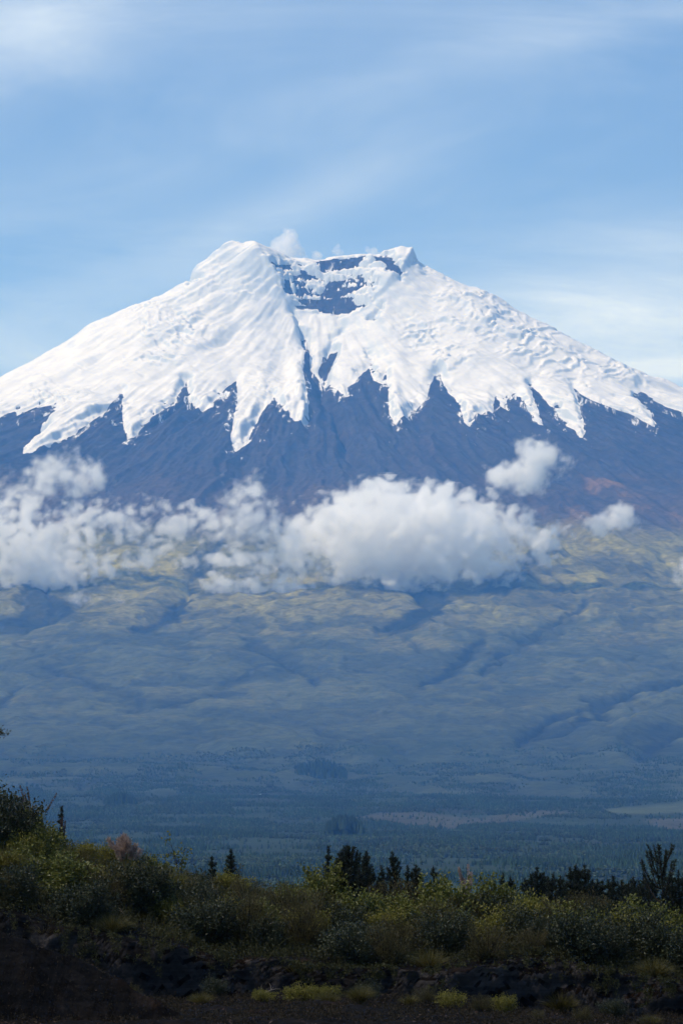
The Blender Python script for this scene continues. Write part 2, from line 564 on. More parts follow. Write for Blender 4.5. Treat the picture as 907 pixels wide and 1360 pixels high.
def build_mountain():
    xs = grid_axis([(-9000, -2600, 160), (-2600, -1750, 24), (-1750, 1800, 5.5), (1800, 2600, 24), (2600, 9001, 160)])
    ys = grid_axis([(9000, 13500, 26), (13500, 16000, 15), (16000, 18300, 8), (18300, 20300, 5), (20300, 21000, 25), (21000, 26001, 160)])
    X, Y = np.meshgrid(xs, ys)
    x, y = X.ravel(), Y.ravel()
    z, u, v = height(x, y)
    F = grid_faces(len(xs), len(ys))
    me = raw_mesh('mountain', np.stack([x, y, z], 1), F)
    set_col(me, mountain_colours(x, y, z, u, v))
    # how readily wind-blown snow lies there: just under the snow line
    un, vn = u + 4 * fbm2(x / 60, y / 60, 3, 61), v + 4 * fbm2(x / 60, y / 60, 3, 62)
    m = (v < 720) & (u > -300) & (u < 1300) & (y > 17000)
    sd = np.full(len(x), -200.0)
    sd[m] = poly_sd(un[m], vn[m], FULL_SNOW)
    set_val(me, np.where(sd > 3, .76, np.clip(.91 + sd / 80.0, 0, 1)), 'dusting')
    mo = link('mountain', me, MAT['mountain'])
    tag(mo, 'dark rock volcano with grassy foot slopes under the white snow cap', 'mountain', kind='structure')

    # the ice cap: a layer of real thickness that lies on the rock
    ky = (ys > 17400) & (ys < 21000)
    kx = (xs > -2600) & (xs < 2600)
    sel = np.outer(ky, kx).ravel()
    nx, ny = int(kx.sum()), int(ky.sum())
    x, y, z, u, v = (q[sel] for q in (x, y, z, u, v))
    ju = u + 2.4 * fbm2(x / 40, y / 60, 4, 71, 0.72) + 2 * fbm2(x / 160, y / 260, 3, 72)
    jv = v + 3.3 * fbm2(x / 32, y / 70, 4, 73, 0.72) + 1.5 * fbm2(x / 160, y / 260, 3, 74)
    sd = np.maximum(poly_sd(ju, jv, FULL_SNOW), poly_sd(ju, jv, SNOW_TONGUE))
    back = y > D + 10
    sd = np.where(back, (2600 - np.hypot(x - XC, y - D)) / 20, sd)
    t = np.clip(sd * (1.1 + .8 * fbm2(x / 90, y / 90, 3, 78)), -8, 11)
    nr = fbm2(x / 42, y / 52, 3, 75, 0.55)
    nl = fbm2(x / 120 + 0.4 * y / 100, z / 15, 3, 76, 0.5)
    for poly, solid in ROCKS:
        s = poly_sd(u + 3.0 * nr, v + 3.0 * nl, poly)
        cut = -s * 1.7 + (np.maximum(nr + .06, 0) * 26 + np.maximum(nl + .1, 0) * 44) * (1 - solid) * 2 + 1.0
        t = np.where(back, t, np.minimum(t, np.clip(cut, -8, 11)))
    sw = poly_sd(u, v, SNOW_WEDGE) * 1.5 + nr * 4
    t = np.maximum(t, np.clip(sw, -8, 7))
    # isolated rock showing near the margin
    t = t - 16 * sstep(0.5, 0.75, ridge2(x / 70, y / 240, 4, 77) * 0.6 + nr * 0.5) * sstep(20, 2, sd) * sstep(450, 520, v)
    # drifts, ice falls and crevasses
    r = np.hypot(x - XC, y - D)
    broken = 0.3 * sstep(0.2, 0.5, fbm2(x / 330, y / 420, 3, 81))
    for cu, cv, ru, rv, am in CREVASSES:
        broken = np.maximum(broken, am * np.exp(-((u - cu) / ru) ** 2 - ((v - cv) / rv) ** 2))
    full = sstep(1, 9, t)
    wob = 26 * fbm2(x / 140, y / 140, 3, 82)
    step = ridge2((r + 1.8 * wob) / 50, np.arctan2(x - XC, D - y) * 7, 3, 83)
    t = t + full * (fbm2(x / 240, y / 300, 2, 84) * 22 + 6 + fbm2(x / 75, y / 110, 2, 85) * 1.6
                  + (1 - .5 * sstep(500, 540, v)) * fbm2(np.arctan2(x - XC, D - y) * 17 + .35 * fbm2(x / 160, y / 160, 3, 89), np.log(r + 150) * 2.2, 3, 90) * 8)
    t = t + full * broken * (sstep(0.42, 0.62, step) * 13 + fbm2(x / 22, y / 22, 3, 86) * 3.0)
    t = t - full * 5 * sstep(0.66, 0.9, ridge2((r + 2 * wob) / 120 + x / 900, x / 260, 2, 87)) * sstep(.1, 0.35, fbm2(x / 250, y / 250, 3, 88))
    t = np.maximum(t, np.where(full > .9, 3.0, -9.0))
    t = t * np.where(back, sstep(0, 60, y - D) * 0.7 + 0.3, 1)
    # keep the skyline clean
    t = np.where(np.abs(y - D) < 40, np.minimum(t, 8), t)
    F = grid_faces(nx, ny)
    keep = (t[F] > -4).any(1) & (t[F] > 0).any(1)
    F = F[keep]
    used, inv = np.unique(F, return_inverse=True)
    V = np.stack([x, y, z + t], 1)[used]
    me = raw_mesh('snow_cap', V, inv.reshape(F.shape))
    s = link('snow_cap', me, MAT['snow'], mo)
    tag(s, 'white ice cap with ragged tongues')
    return mo


CREVASSES = [(235, 445, 45, 30, 0.9), (200, 410, 30, 10, 0.8), (250, 440, 30, 14, 1), (210, 480, 35, 10, 1), (75, 530, 40, 14, 0.9),
             (600, 480, 28, 16, 1), (560, 450, 24, 18, 1), (650, 430, 45, 20, 1), (700, 450, 50, 14, 1), (620, 400, 50, 10, 0.7),
             (760, 490, 60, 20, 0.7), (350, 520, 25, 25, 0.6), (820, 500, 50, 12, 0.8), (700, 470, 40, 14, .8), (330, 390, 25, 15, 0.5)]


# ---------------------------------------------------------------- near ground: road edge, cut bank, overgrown crest, valley
def tab(pts, d):
    p = np.array(pts, float)
    return (p[:, 0] - 454) * K * d, (1120 - p[:, 1]) * K * d


CREST = tab([(-700, 1020), (-200, 1075), (0, 1076), (60, 1104), (130, 1143), (250, 1178), (450, 1192), (650, 1208), (700, 1222), (907, 1222), (1600, 1240)], 105)
LIP = tab([(-700, 1150), (0, 1212), (130, 1236), (300, 1268), (450, 1284), (620, 1282), (700, 1272), (760, 1278), (907, 1306), (1600, 1330)], 96)
FOOT = tab([(-700, 1280), (0, 1330), (250, 1330), (450, 1324), (620, 1334), (750, 1350), (907, 1356), (1600, 1370)], 93.5)


def near_height(x, y):
    x = np.asarray(x, float)
    y = np.asarray(y, float)
    wob = 0.5 * fbm2(x / 2.6, y / 50, 3, 101)
    w2 = 0.0
    zc, zl, zf = np.interp(x, *CREST), np.interp(x, *LIP), np.interp(x, *FOOT)
    yl, yf = 95.6 + wob + w2, 95.2 + wob
    bench = zf - 0.012 * (yf - y)
    flat = np.where(y < 40, -1.75 - 0.012 * np.clip(y, -1e9, 40), np.interp(y, [40, 70, 90], [-2.25, -2.95, -2.95]))
    bench = np.where(y < 90, flat + (zf - 0.05 + 2.95) * sstep(70, 90, y), bench)
    # dark spoil heap at the left, in front of the bank
    hx = np.interp(x, [-40, (0 - 454) * K * 84, (130 - 454) * K * 84, (205 - 454) * K * 84, (262 - 454) * K * 84, 40],
                   [-0.9, (1120 - 1238) * K * 84, (1120 - 1283) * K * 84, (1120 - 1322) * K * 84, (1120 - 1362) * K * 84, -8])
    yh = 84 + .35 * fbm2(x / 2.5, y * 0, 2, 107)
    heap = hx + .10 * fbm2(x / .7, y / .7, 3, 108) - np.where(y < yh, 2.4 * (yh - y), 0.45 * (y - yh))
    bench = np.maximum(bench, heap + 0.05 * fbm2(x / 0.4, y / 0.4, 4, 104))
    z = np.where(y < yf, bench, np.where(y < yl, bench + (zl - bench) * sstep(0, 1, np.clip((y - yf) / np.maximum(yl - yf, .2), 0, 1)) ** 0.7,
                 zl + (zc - zl) * np.clip((y - yl) / (105 - yl), 0, 1)))
    behind = zc - 0.33 * (y - 105)
    z = np.where(y > 105, np.maximum(behind, -26 - 0.0 * x), z)
    z = z + 0.16 * fbm2(x / 1.6, y / 1.6, 4, 103) * sstep(50, 80, y) * sstep(160, 110, y)
    bumps = 0.10 * fbm2(x / 0.9, y / 1.4, 3, 107) * sstep(95.5, 94, y) + 0.06 * fbm2(x / 0.35, y / 0.35, 3, 105) + 0.02 * fbm2(x / .12, y / .12, 2, 106)
    return z + bumps * sstep(70, 82, y) * sstep(112, 105, y)


def valley_height(x, y):
    return base_height(x, np.maximum(y, 1)) + fbm2(x / 260, y / 500, 4, 111) * 5 * sstep(1500, 4000, y)


def build_ground():
    # near ground
    xs = grid_axis([(-60, -9, 0.8), (-9, 9, 0.055), (9, 61, 0.8)])
    ys = grid_axis([(-60, 60, 4), (60, 78, 0.5), (78, 92, 0.09), (92, 98, 0.035), (98, 108, 0.12), (108, 190, 2.0)])
    X, Y = np.meshgrid(xs, ys)
    x, y = X.ravel(), Y.ravel()
    z = near_height(x, y)
    lean = sstep(95.1, 95.7, y - .5 * fbm2(x / 2.6, y / 50, 3, 101)) * sstep(98.5, 96, y)
    yb = y - lean * (.42 + .3 * fbm2(x / .9, z / .5, 3, 109)) + .12 * fbm2(x / .3, z / .2, 3, 110) * sstep(94.5, 95.2, y) * sstep(97, 96, y)
    me = raw_mesh('ground', np.stack([x, yb, z], 1), grid_faces(len(xs), len(ys)))
    o = link('ground', me, MAT['soil'])
    tag(o, 'dark volcanic soil of the cut bank and its foot', 'ground', kind='structure')
    # valley floor
    xs = grid_axis([(-9000, -1400, 200), (-1400, 1400, 14), (1400, 9001, 200)])
    ys = grid_axis([(-9000, 190, 400), (180, 2600, 60), (2600, 9030, 20)])
    X, Y = np.meshgrid(xs, ys)
    x, y = X.ravel(), Y.ravel()
    z = np.where(y > 8985, height(x, np.maximum(y, 8985.0))[0] - 0.6, 0)
    zv = valley_height(x, y)
    k = sstep(8000, 9000, y)
    zm = height(x, np.maximum(y, 7000.0))[0]
    zz = zv * (1 - k) + (zm - 0.3) * k
    zz = np.where(y < 400, np.minimum(zz, -27.0), zz)
    me = raw_mesh('valley', np.stack([x, y, zz], 1), grid_faces(len(xs), len(ys)))
    set_col(me, valley_colours(x, y))
    o = link('valley', me, MAT['valley'])
    tag(o, 'hazy wooded valley floor below the volcano', 'valley', kind='structure')


def plan(u, y):
    return (u - 454) * K * y


CLEARINGS = [  # outlines in (survey u, survey v); pale pasture, tan scrub
    ('field', [(800, 1076), (830, 1070), (925, 1064), (930, 1079), (860, 1083), (815, 1082)]),
    ('scrub', [(470, 1086), (500, 1080), (560, 1080), (640, 1086), (720, 1076), (780, 1080), (700, 1088), (640, 1093), (600, 1102), (540, 1096)]),
    ('scrub', [(850, 1090), (907, 1086), (930, 1092), (907, 1103), (870, 1100)])]


def valley_angles(x, y):
    z = base_height(x, np.maximum(y, 1000.0))
    yy = np.maximum(y, 1000.0)
    u, v = survey(x, yy, z)
    return u, v


def valley_colours(x, y):
    u, v = valley_angles(x, y)
    n1, n2 = fbm2(x / 120, y / 260, 4, 121), fbm2(x / 300, y / 700, 4, 122)
    wood = np.array([0.021, 0.033, 0.017])
    scrub = np.array([0.050, 0.050, 0.032])
    field = np.array([0.054, 0.068, 0.036])
    C = np.tile(wood, (len(x), 1)) * (1 + 0.6 * n1[:, None])
    m = sstep(0.15, 0.5, n2)[:, None] * 0.6
    C = C * (1 - m) + scrub * 0.45 * m
    for kind, poly in CLEARINGS:
        sd = poly_sd(u + 8 * n1, v + 2 * n2, poly)
        m = sstep(-1.5, 2, sd)[:, None]
        C = C * (1 - m) + (field if kind == 'field' else scrub) * m * (1 + 0.4 * n1[:, None])
    return np.clip(C, 0.008, 1)


# ---------------------------------------------------------------- materials
MAT = {}


def build_materials():
    # mountain rock, ash and grass: vertex albedo broken up by fine noise, plus wind-blown snow
    m, n = new_mat('mountain_rock')
    out = n('ShaderNodeOutputMaterial')
    b = n('ShaderNodeBsdfPrincipled', {'Roughness': 0.95, 'Specular IOR Level': 0.1})
    at = n('ShaderNodeAttribute', attribute_name='Col')
    du = n('ShaderNodeAttribute', attribute_name='dusting')
    tc = n('ShaderNodeTexCoord')
    nz = n('ShaderNodeTexNoise', {'Vector': tc.outputs['Object'], 'Scale': 0.035, 'Detail': 8, 'Roughness': 0.7})
    f = n.ramp(nz.outputs[0], [(0.3, (0.4, 0.4, 0.4)), (0.7, (1.65, 1.65, 1.65))])
    c = n.mix(1.0, at.outputs['Color'], f, 'MULTIPLY')
    mp = n('ShaderNodeMapping', {0: tc.outputs['Object'], 'Scale': (0.03, 0.008, 0.008)})
    nz2 = n('ShaderNodeTexNoise', {'Vector': mp.outputs[0], 'Scale': 1.0, 'Detail': 9, 'Roughness': 0.72, 'Distortion': 0.6})
    nz3 = n('ShaderNodeTexNoise', {'Vector': tc.outputs['Object'], 'Scale': 0.006, 'Detail': 3})
    dd = n.math('MULTIPLY', n.math('POWER', du.outputs['Fac'], 2.0), n.math('ADD', n.math('MULTIPLY', nz3.outputs[0], 0.8), 0.6))
    s = n.math('SUBTRACT', n.math('ADD', n.math('MULTIPLY', nz2.outputs[0], 1.0), n.math('MULTIPLY', dd, 0.30)), 0.775)
    s = n.math('MULTIPLY', s, 18.0, True)
    c = n.mix(s, c, (0.80, 0.81, 0.82, 1))
    m.node_tree.links.new(c, b.inputs['Base Color'])
    bp = n('ShaderNodeBump', {'Height': nz.outputs[0], 'Strength': 0.5, 'Distance': 14.0})
    m.node_tree.links.new(bp.outputs[0], b.inputs['Normal'])
    m.node_tree.links.new(b.outputs[0], out.inputs['Surface'])
    MAT['mountain'] = m

    m, n = new_mat('glacier_snow')
    out = n('ShaderNodeOutputMaterial')
    b = n('ShaderNodeBsdfPrincipled', {'Roughness': 0.75, 'Specular IOR Level': 0.15})
    tc = n('ShaderNodeTexCoord')
    nz = n('ShaderNodeTexNoise', {'Vector': tc.outputs['Object'], 'Scale': 0.012, 'Detail': 8, 'Roughness': 0.62})
    c = n.ramp(nz.outputs[0], [(0.3, (0.63, 0.645, 0.67)), (0.55, (0.79, 0.78, 0.765))])
    m.node_tree.links.new(c, b.inputs['Base Color'])
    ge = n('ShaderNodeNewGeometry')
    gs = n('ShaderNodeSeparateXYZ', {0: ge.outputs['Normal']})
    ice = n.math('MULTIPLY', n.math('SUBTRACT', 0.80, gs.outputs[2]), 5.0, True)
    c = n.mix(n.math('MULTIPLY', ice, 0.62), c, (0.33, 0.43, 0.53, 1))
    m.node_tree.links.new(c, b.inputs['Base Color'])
    nzb = n('ShaderNodeTexNoise', {'Vector': tc.outputs['Object'], 'Scale': 0.05, 'Detail': 6, 'Roughness': 0.6})
    bp = n('ShaderNodeBump', {'Height': nzb.outputs[0], 'Strength': 0.16, 'Distance': 5.0})
    m.node_tree.links.new(bp.outputs[0], b.inputs['Normal'])
    m.node_tree.links.new(b.outputs[0], out.inputs['Surface'])
    MAT['snow'] = m

    for key, sc_, st in (('valley', 0.06, 0.6),):
        m, n = new_mat('valley_ground')
        out = n('ShaderNodeOutputMaterial')
        b = n('ShaderNodeBsdfPrincipled', {'Roughness': 0.95, 'Specular IOR Level': 0.1})
        at = n('ShaderNodeAttribute', attribute_name='Col')
        tc = n('ShaderNodeTexCoord')
        nz = n('ShaderNodeTexNoise', {'Vector': tc.outputs['Object'], 'Scale': sc_, 'Detail': 6, 'Roughness': 0.7})
        f = n.ramp(nz.outputs[0], [(0.3, (0.5, 0.5, 0.5)), (0.7, (1.5, 1.5, 1.5))])
        c = n.mix(1.0, at.outputs['Color'], f, 'MULTIPLY')
        m.node_tree.links.new(c, b.inputs['Base Color'])
        bp = n('ShaderNodeBump', {'Height': nz.outputs[0], 'Strength': st, 'Distance': 6.0})
        m.node_tree.links.new(bp.outputs[0], b.inputs['Normal'])
        m.node_tree.links.new(b.outputs[0], out.inputs['Surface'])
        MAT[key] = m

    # far trees: one tint per tree
    m, n = new_mat('far_trees')
    out = n('ShaderNodeOutputMaterial')
    b = n('ShaderNodeBsdfPrincipled', {'Roughness': 0.9, 'Specular IOR Level': 0.1})
    at = n('ShaderNodeAttribute', attribute_name='Col')
    m.node_tree.links.new(at.outputs['Color'], b.inputs['Base Color'])
    m.node_tree.links.new(b.outputs[0], out.inputs['Surface'])
    MAT['far_trees'] = m

    # soil of the cut
    m, n = new_mat('volcanic_soil')
    out = n('ShaderNodeOutputMaterial')
    b = n('ShaderNodeBsdfPrincipled', {'Roughness': 0.95, 'Specular IOR Level': 0.08})
    tc = n('ShaderNodeTexCoord')
    nz = n('ShaderNodeTexNoise', {'Vector': tc.outputs['Object'], 'Scale': 0.9, 'Detail': 8, 'Roughness': 0.65})
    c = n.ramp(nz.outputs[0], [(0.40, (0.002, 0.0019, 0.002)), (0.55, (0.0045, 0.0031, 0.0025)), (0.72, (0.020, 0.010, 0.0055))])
    mp = n('ShaderNodeMapping', {0: tc.outputs['Object'], 'Scale': (0.5, 0.5, 9.0)})
    nl = n('ShaderNodeTexNoise', {'Vector': mp.outputs[0], 'Scale': 1.0, 'Detail': 5, 'Roughness': 0.6})
    lay = n.ramp(nl.outputs[0], [(0.4, (0.7, 0.7, 0.7)), (0.65, (1.5, 1.45, 1.4))])
    ge = n('ShaderNodeNewGeometry')
    gs = n('ShaderNodeSeparateXYZ', {0: ge.outputs['True Normal']})
    steep = n.math('MULTIPLY', n.math('SUBTRACT', 0.42, gs.outputs[2]), 3.0, True)
    ash = n.ramp(nz.outputs[0], [(0.35, (0.016, 0.015, 0.016)), (0.58, (0.045, 0.041, 0.040)), (0.72, (0.085, 0.075, 0.068))])
    c = n.mix(n.math('MULTIPLY', steep, 0.85), c, ash)
    c = n.mix(1.0, c, lay, 'MULTIPLY')
    m.node_tree.links.new(c, b.inputs['Base Color'])
    nzb = n('ShaderNodeTexNoise', {'Vector': tc.outputs['Object'], 'Scale': 9.0, 'Detail': 7, 'Roughness': 0.7})
    bp = n('ShaderNodeBump', {'Height': nzb.outputs[0], 'Strength': 0.8, 'Distance': 0.08})
    m.node_tree.links.new(bp.outputs[0], b.inputs['Normal'])
    m.node_tree.links.new(b.outputs[0], out.inputs['Surface'])
    MAT['soil'] = m

    def leafy(name, stops, trans=0.25, rough=0.6, spec=0.3):
        m, n = new_mat(name)
        out = n('ShaderNodeOutputMaterial')
        at = n('ShaderNodeAttribute', attribute_name='tint')
        oi = n('ShaderNodeObjectInfo')
        f = n.math('ADD', n.math('MULTIPLY', at.outputs['Fac'], 0.85), n.math('MULTIPLY', oi.outputs['Random'], 0.15))
        c = n.ramp(f, stops)
        b = n('ShaderNodeBsdfPrincipled', {'Base Color': c, 'Roughness': rough, 'Specular IOR Level': spec})
        t = n('ShaderNodeBsdfTranslucent', {'Color': c})
        mx = n('ShaderNodeMixShader', {0: trans, 1: b.outputs[0], 2: t.outputs[0]})
        m.node_tree.links.new(mx.outputs[0], out.inputs['Surface'])
        return m
    MAT['broad_leaf'] = leafy('broad_leaves', [(0, (0.036, 0.041, 0.007)), (0.6, (0.098, 0.104, 0.016)), (0.92, (0.165, 0.158, 0.034)), (1, (0.24, 0.21, 0.08))], 0.25, 0.5, 0.3)
    MAT['yellow_leaf'] = leafy('yellow_green_leaves', [(0, (0.058, 0.056, 0.008)), (0.6, (0.145, 0.132, 0.018)), (1, (0.25, 0.21, 0.045))], 0.3, 0.55, 0.25)
    MAT['dark_leaf'] = leafy('dark_leaves', [(0, (0.010, 0.014, 0.006)), (0.7, (0.028, 0.034, 0.011)), (0.95, (0.048, 0.050, 0.018)), (1, (0.09, 0.085, 0.045))], 0.18, 0.55, 0.3)
    MAT['heath_leaf'] = leafy('heath_sprigs', [(0, (0.026, 0.024, 0.009)), (0.6, (0.070, 0.060, 0.019)), (0.93, (0.115, 0.094, 0.038)), (1, (0.18, 0.145, 0.085))], 0.2, 0.6, 0.2)
    MAT['weed'] = leafy('creeping_weeds', [(0, (0.008, 0.007, 0.004)), (0.6, (0.024, 0.018, 0.009)), (0.95, (0.045, 0.031, 0.016)), (1, (0.14, 0.105, 0.07))], 0.15, 0.7, 0.15)
    MAT['cover'] = leafy('ground_cover', [(0, (0.014, 0.015, 0.005)), (0.45, (0.050, 0.050, 0.013)), (0.75, (0.088, 0.080, 0.020)), (0.95, (0.12, 0.096, 0.040)), (1, (0.22, 0.18, 0.10))], 0.25, 0.6, 0.2)
    MAT['needle'] = leafy('pine_needles', [(0, (0.006, 0.010, 0.006)), (0.7, (0.014, 0.021, 0.010)), (1, (0.028, 0.036, 0.014))], 0.12, 0.5, 0.25)
    MAT['blade'] = leafy('grass_blades', [(0, (0.030, 0.027, 0.007)), (0.6, (0.082, 0.070, 0.015)), (1, (0.18, 0.145, 0.048))], 0.3, 0.55, 0.25)
    MAT['plume'] = leafy('grass_plumes', [(0, (0.22, 0.155, 0.125)), (0.6, (0.36, 0.265, 0.22)), (1, (0.5, 0.39, 0.33))], 0.3, 0.8, 0.1)
    MAT['spike'] = leafy('flower_spikes', [(0, (0.045, 0.031, 0.026)), (0.6, (0.10, 0.065, 0.052)), (1, (0.17, 0.12, 0.10))], 0.2, 0.8, 0.1)
    MAT['bark'] = leafy('twig_bark', [(0, (0.012, 0.010, 0.008)), (1, (0.035, 0.026, 0.018))], 0.0, 0.85, 0.1)
    MAT['dead'] = leafy('bleached_wood', [(0, (0.11, 0.09, 0.07)), (1, (0.24, 0.20, 0.165))], 0.0, 0.8, 0.1)

    # air
    m, n = new_mat('haze_air')
    out = n('ShaderNodeOutputMaterial')
    pv = n('ShaderNodeVolumePrincipled', {'Color': (0.14, 0.42, 1.0, 1), 'Density': 3.6e-5, 'Anisotropy': 0.0, 'Absorption Color': (1, 1, 1, 1)})
    m.node_tree.links.new(pv.outputs[0], out.inputs['Volume'])
    MAT['haze'] = m

    for nm, de in (('cloud_thin', 0.0040), ('cloud_mid', 0.010), ('cloud_core', 0.018), ('steam_thin', 0.016), ('steam_core', 0.03)):
        m, n = new_mat(nm)
        out = n('ShaderNodeOutputMaterial')
        pv = n('ShaderNodeVolumePrincipled', {'Color': (0.999, 0.999, 0.999, 1), 'Density': de, 'Anisotropy': 0.0, 'Absorption Color': (1, 1, 1, 1)})
        m.node_tree.links.new(pv.outputs[0], out.inputs['Volume'])
        MAT[nm] = m


# ---------------------------------------------------------------- clouds
TETS = ((0, 5, 1, 6), (0, 1, 2, 6), (0, 2, 3, 6), (0, 3, 7, 6), (0, 7, 4, 6), (0, 4, 5, 6))
CORN = np.array([(0, 0, 0), (1, 0, 0), (1, 1, 0), (0, 1, 0), (0, 0, 1), (1, 0, 1), (1, 1, 1), (0, 1, 1)])


def isosurface(f, level, org, h):
    """closed surface f = level by marching tetrahedra; f must be below the level on the border"""
    nx, ny, nz = f.shape
    g = f.ravel() - level
    g = np.where(np.abs(g) < 1e-5, 1e-5, g)
    inside = (g > 0).reshape(f.shape)
    cnt = np.zeros((nx - 1, ny - 1, nz - 1), np.int8)
    for i, j, k in CORN:
        cnt += inside[i:nx - 1 + i, j:ny - 1 + j, k:nz - 1 + k]
    ci = np.argwhere((cnt > 0) & (cnt < 8))
    if not len(ci):
        return None
    cid = np.stack([((ci[:, 0] + o[0]) * ny + ci[:, 1] + o[1]) * nz + ci[:, 2] + o[2] for o in CORN], 1)

    def pos(ix):
        return np.stack([ix // (ny * nz), (ix // nz) % ny, ix % nz], -1).astype(float)
    E, REF = [], []          # triangles as three edges (a, b), and a reference inside point
    for t in TETS:
        q = cid[:, t]
        s = g[q] > 0
        ns = s.sum(1)
        for want in (1, 3):
            m = ns == want
            if m.any():
                qq, ss = q[m], s[m]
                lone = np.argmax(ss if want == 1 else ~ss, 1)
                o = np.array([[1, 2, 3], [0, 2, 3], [0, 1, 3], [0, 1, 2]])[lone]
                a = np.take_along_axis(qq, lone[:, None], 1)
                b = np.take_along_axis(qq, o, 1)
                E.append(np.stack([np.repeat(a, 3, 1), b], 2))
                pl, pb = pos(a[:, 0]), pos(b).mean(1)
                REF.append(pb - pl if want == 1 else pl - pb)
        m = ns == 2
        if m.any():
            qq, ss = q[m], s[m]
            od = np.argsort(~ss, 1, kind='stable')
            qq = np.take_along_axis(qq, od, 1)
            a, b, c, d = qq.T
            e = [np.stack([p, r_], 1) for p, r_ in ((a, c), (a, d), (b, d), (b, c))]
            ref = pos(c) + pos(d) - pos(a) - pos(b)
            E.append(np.stack([e[0], e[1], e[2]], 1))
            REF.append(ref)
            E.append(np.stack([e[0], e[2], e[3]], 1))
            REF.append(ref)
    E = np.concatenate(E)
    REF = np.concatenate(REF)
    E.sort(axis=2)
    key = E[..., 0].astype(np.int64) * (nx * ny * nz) + E[..., 1]
    uk, inv = np.unique(key.ravel(), return_inverse=True)
    a, b = uk // (nx * ny * nz), uk % (nx * ny * nz)
    t = (g[a] / (g[a] - g[b]))[:, None]
    P = pos(a) * (1 - t) + pos(b) * t
    F = inv.reshape(-1, 3)
    nrm = np.cross(P[F[:, 1]] - P[F[:, 0]], P[F[:, 2]] - P[F[:, 0]])
    flip = (nrm * REF).sum(1) < 0
    F[flip] = F[flip][:, ::-1]
    return P * h + np.asarray(org), F


def build_cloud(label, blobs, d, depth=0.8, h=9.0, seed=1, erode=0.55, scale=150.0, shells=(('cloud_thin', 0.0), ('cloud_mid', 0.13), ('cloud_core', 0.28)),
                group=None, soft=1.0, name='cloud', fat=1.0, thin=1.0):
    """blobs: (u, v, radius_u, radius_v, strength) in survey angles at distance d"""
    B = [((u - 454) * K * d, (1120 - v) * K * d, fat * ru * K * d, fat ** .35 * rv * K * d, s) for u, v, ru, rv, s in blobs]
    x0 = min(b[0] - 1.5 * b[2] for b in B)
    x1 = max(b[0] + 1.5 * b[2] for b in B)
    z0 = min(b[1] - 1.5 * b[3] for b in B)
    z1 = max(b[1] + 1.5 * b[3] for b in B)
    dp = max(min(b[2], b[3] * 1.5) for b in B) * 1.5 * depth + 2 * h
    xs, ys, zs = np.arange(x0, x1 + h, h), np.arange(-dp, dp + h, h), np.arange(z0, z1 + h, h)
    X, Y, Z = np.meshgrid(xs, ys, zs, indexing='ij')
    wx = fbm3(X / (scale * 1.3), Y / (scale * 1.3), Z / (scale * 1.3), 2, seed + 50) * scale * 0.35
    wz = fbm3(X / (scale * 1.3), Y / (scale * 1.3), Z / (scale * 1.3), 2, seed + 60) * scale * 0.25
    Xw, Zw = X + wx, Z + wz
    acc = np.zeros(X.shape)
    for bx, bz, rx, rz, s in B:
        ry = min(rx, rz * 1.5) * depth
        dz = (Zw - bz) / rz
        dz = np.where(dz < 0, dz * (1 - .25 * np.clip(-dz, 0, 1)), dz)
        q = ((Xw - bx) / rx) ** 2 + (Y / ry) ** 2 + dz ** 2
        acc += s * thin * np.exp(-q * 1.5)
    f = np.full(X.shape, -1.0)
    m = acc > 0.07
    xm, ym, zm = X[m], Y[m], Z[m]
    n = fbm3(xm / scale, ym / scale, zm / scale, 6, seed, 0.62)
    b1 = np.abs(fbm3(xm / (scale * 0.62), ym / (scale * 0.62), zm / (scale * 0.55), 2, seed + 5, 0.5)) * 2
    b2 = np.abs(fbm3(xm / (scale * 0.27), ym / (scale * 0.27), zm / (scale * 0.25), 3, seed + 9, 0.55)) * 2
    f[m] = 1.1 * (1 - np.exp(-1.1 * acc[m])) - 0.46 + erode * (1.25 * n + 0.85 * (b1 - 0.28) + 0.5 * (b2 - 0.28))
    edge = np.zeros(X.shape, bool)
    edge[[0, -1]] = edge[:, [0, -1]] = True
    edge[:, :, [0, -1]] = True
    f[edge] = -1
    zc = 0.5 * (z0 + z1)
    xc = 0.5 * (x0 + x1)
    root = None
    for k, (mt, lv) in enumerate(shells):
        r = isosurface(f, lv * soft, (xs[0] - xc, ys[0], zs[0] - zc), h)
        if r is None:
            continue
        V, F = r
        if len(F) < 20:
            continue
        me = raw_mesh(name, V, F)
        if root is None:
            root = link(name, me, MAT[mt])
            root.location = (xc, d, zc)
            tag(root, label, 'steam' if name == 'steam_puff' else 'cloud', group, 'thing')
        else:
            link('dense_core' if k == len(shells) - 1 else 'inner_layer', me, MAT[mt], root)
    return root


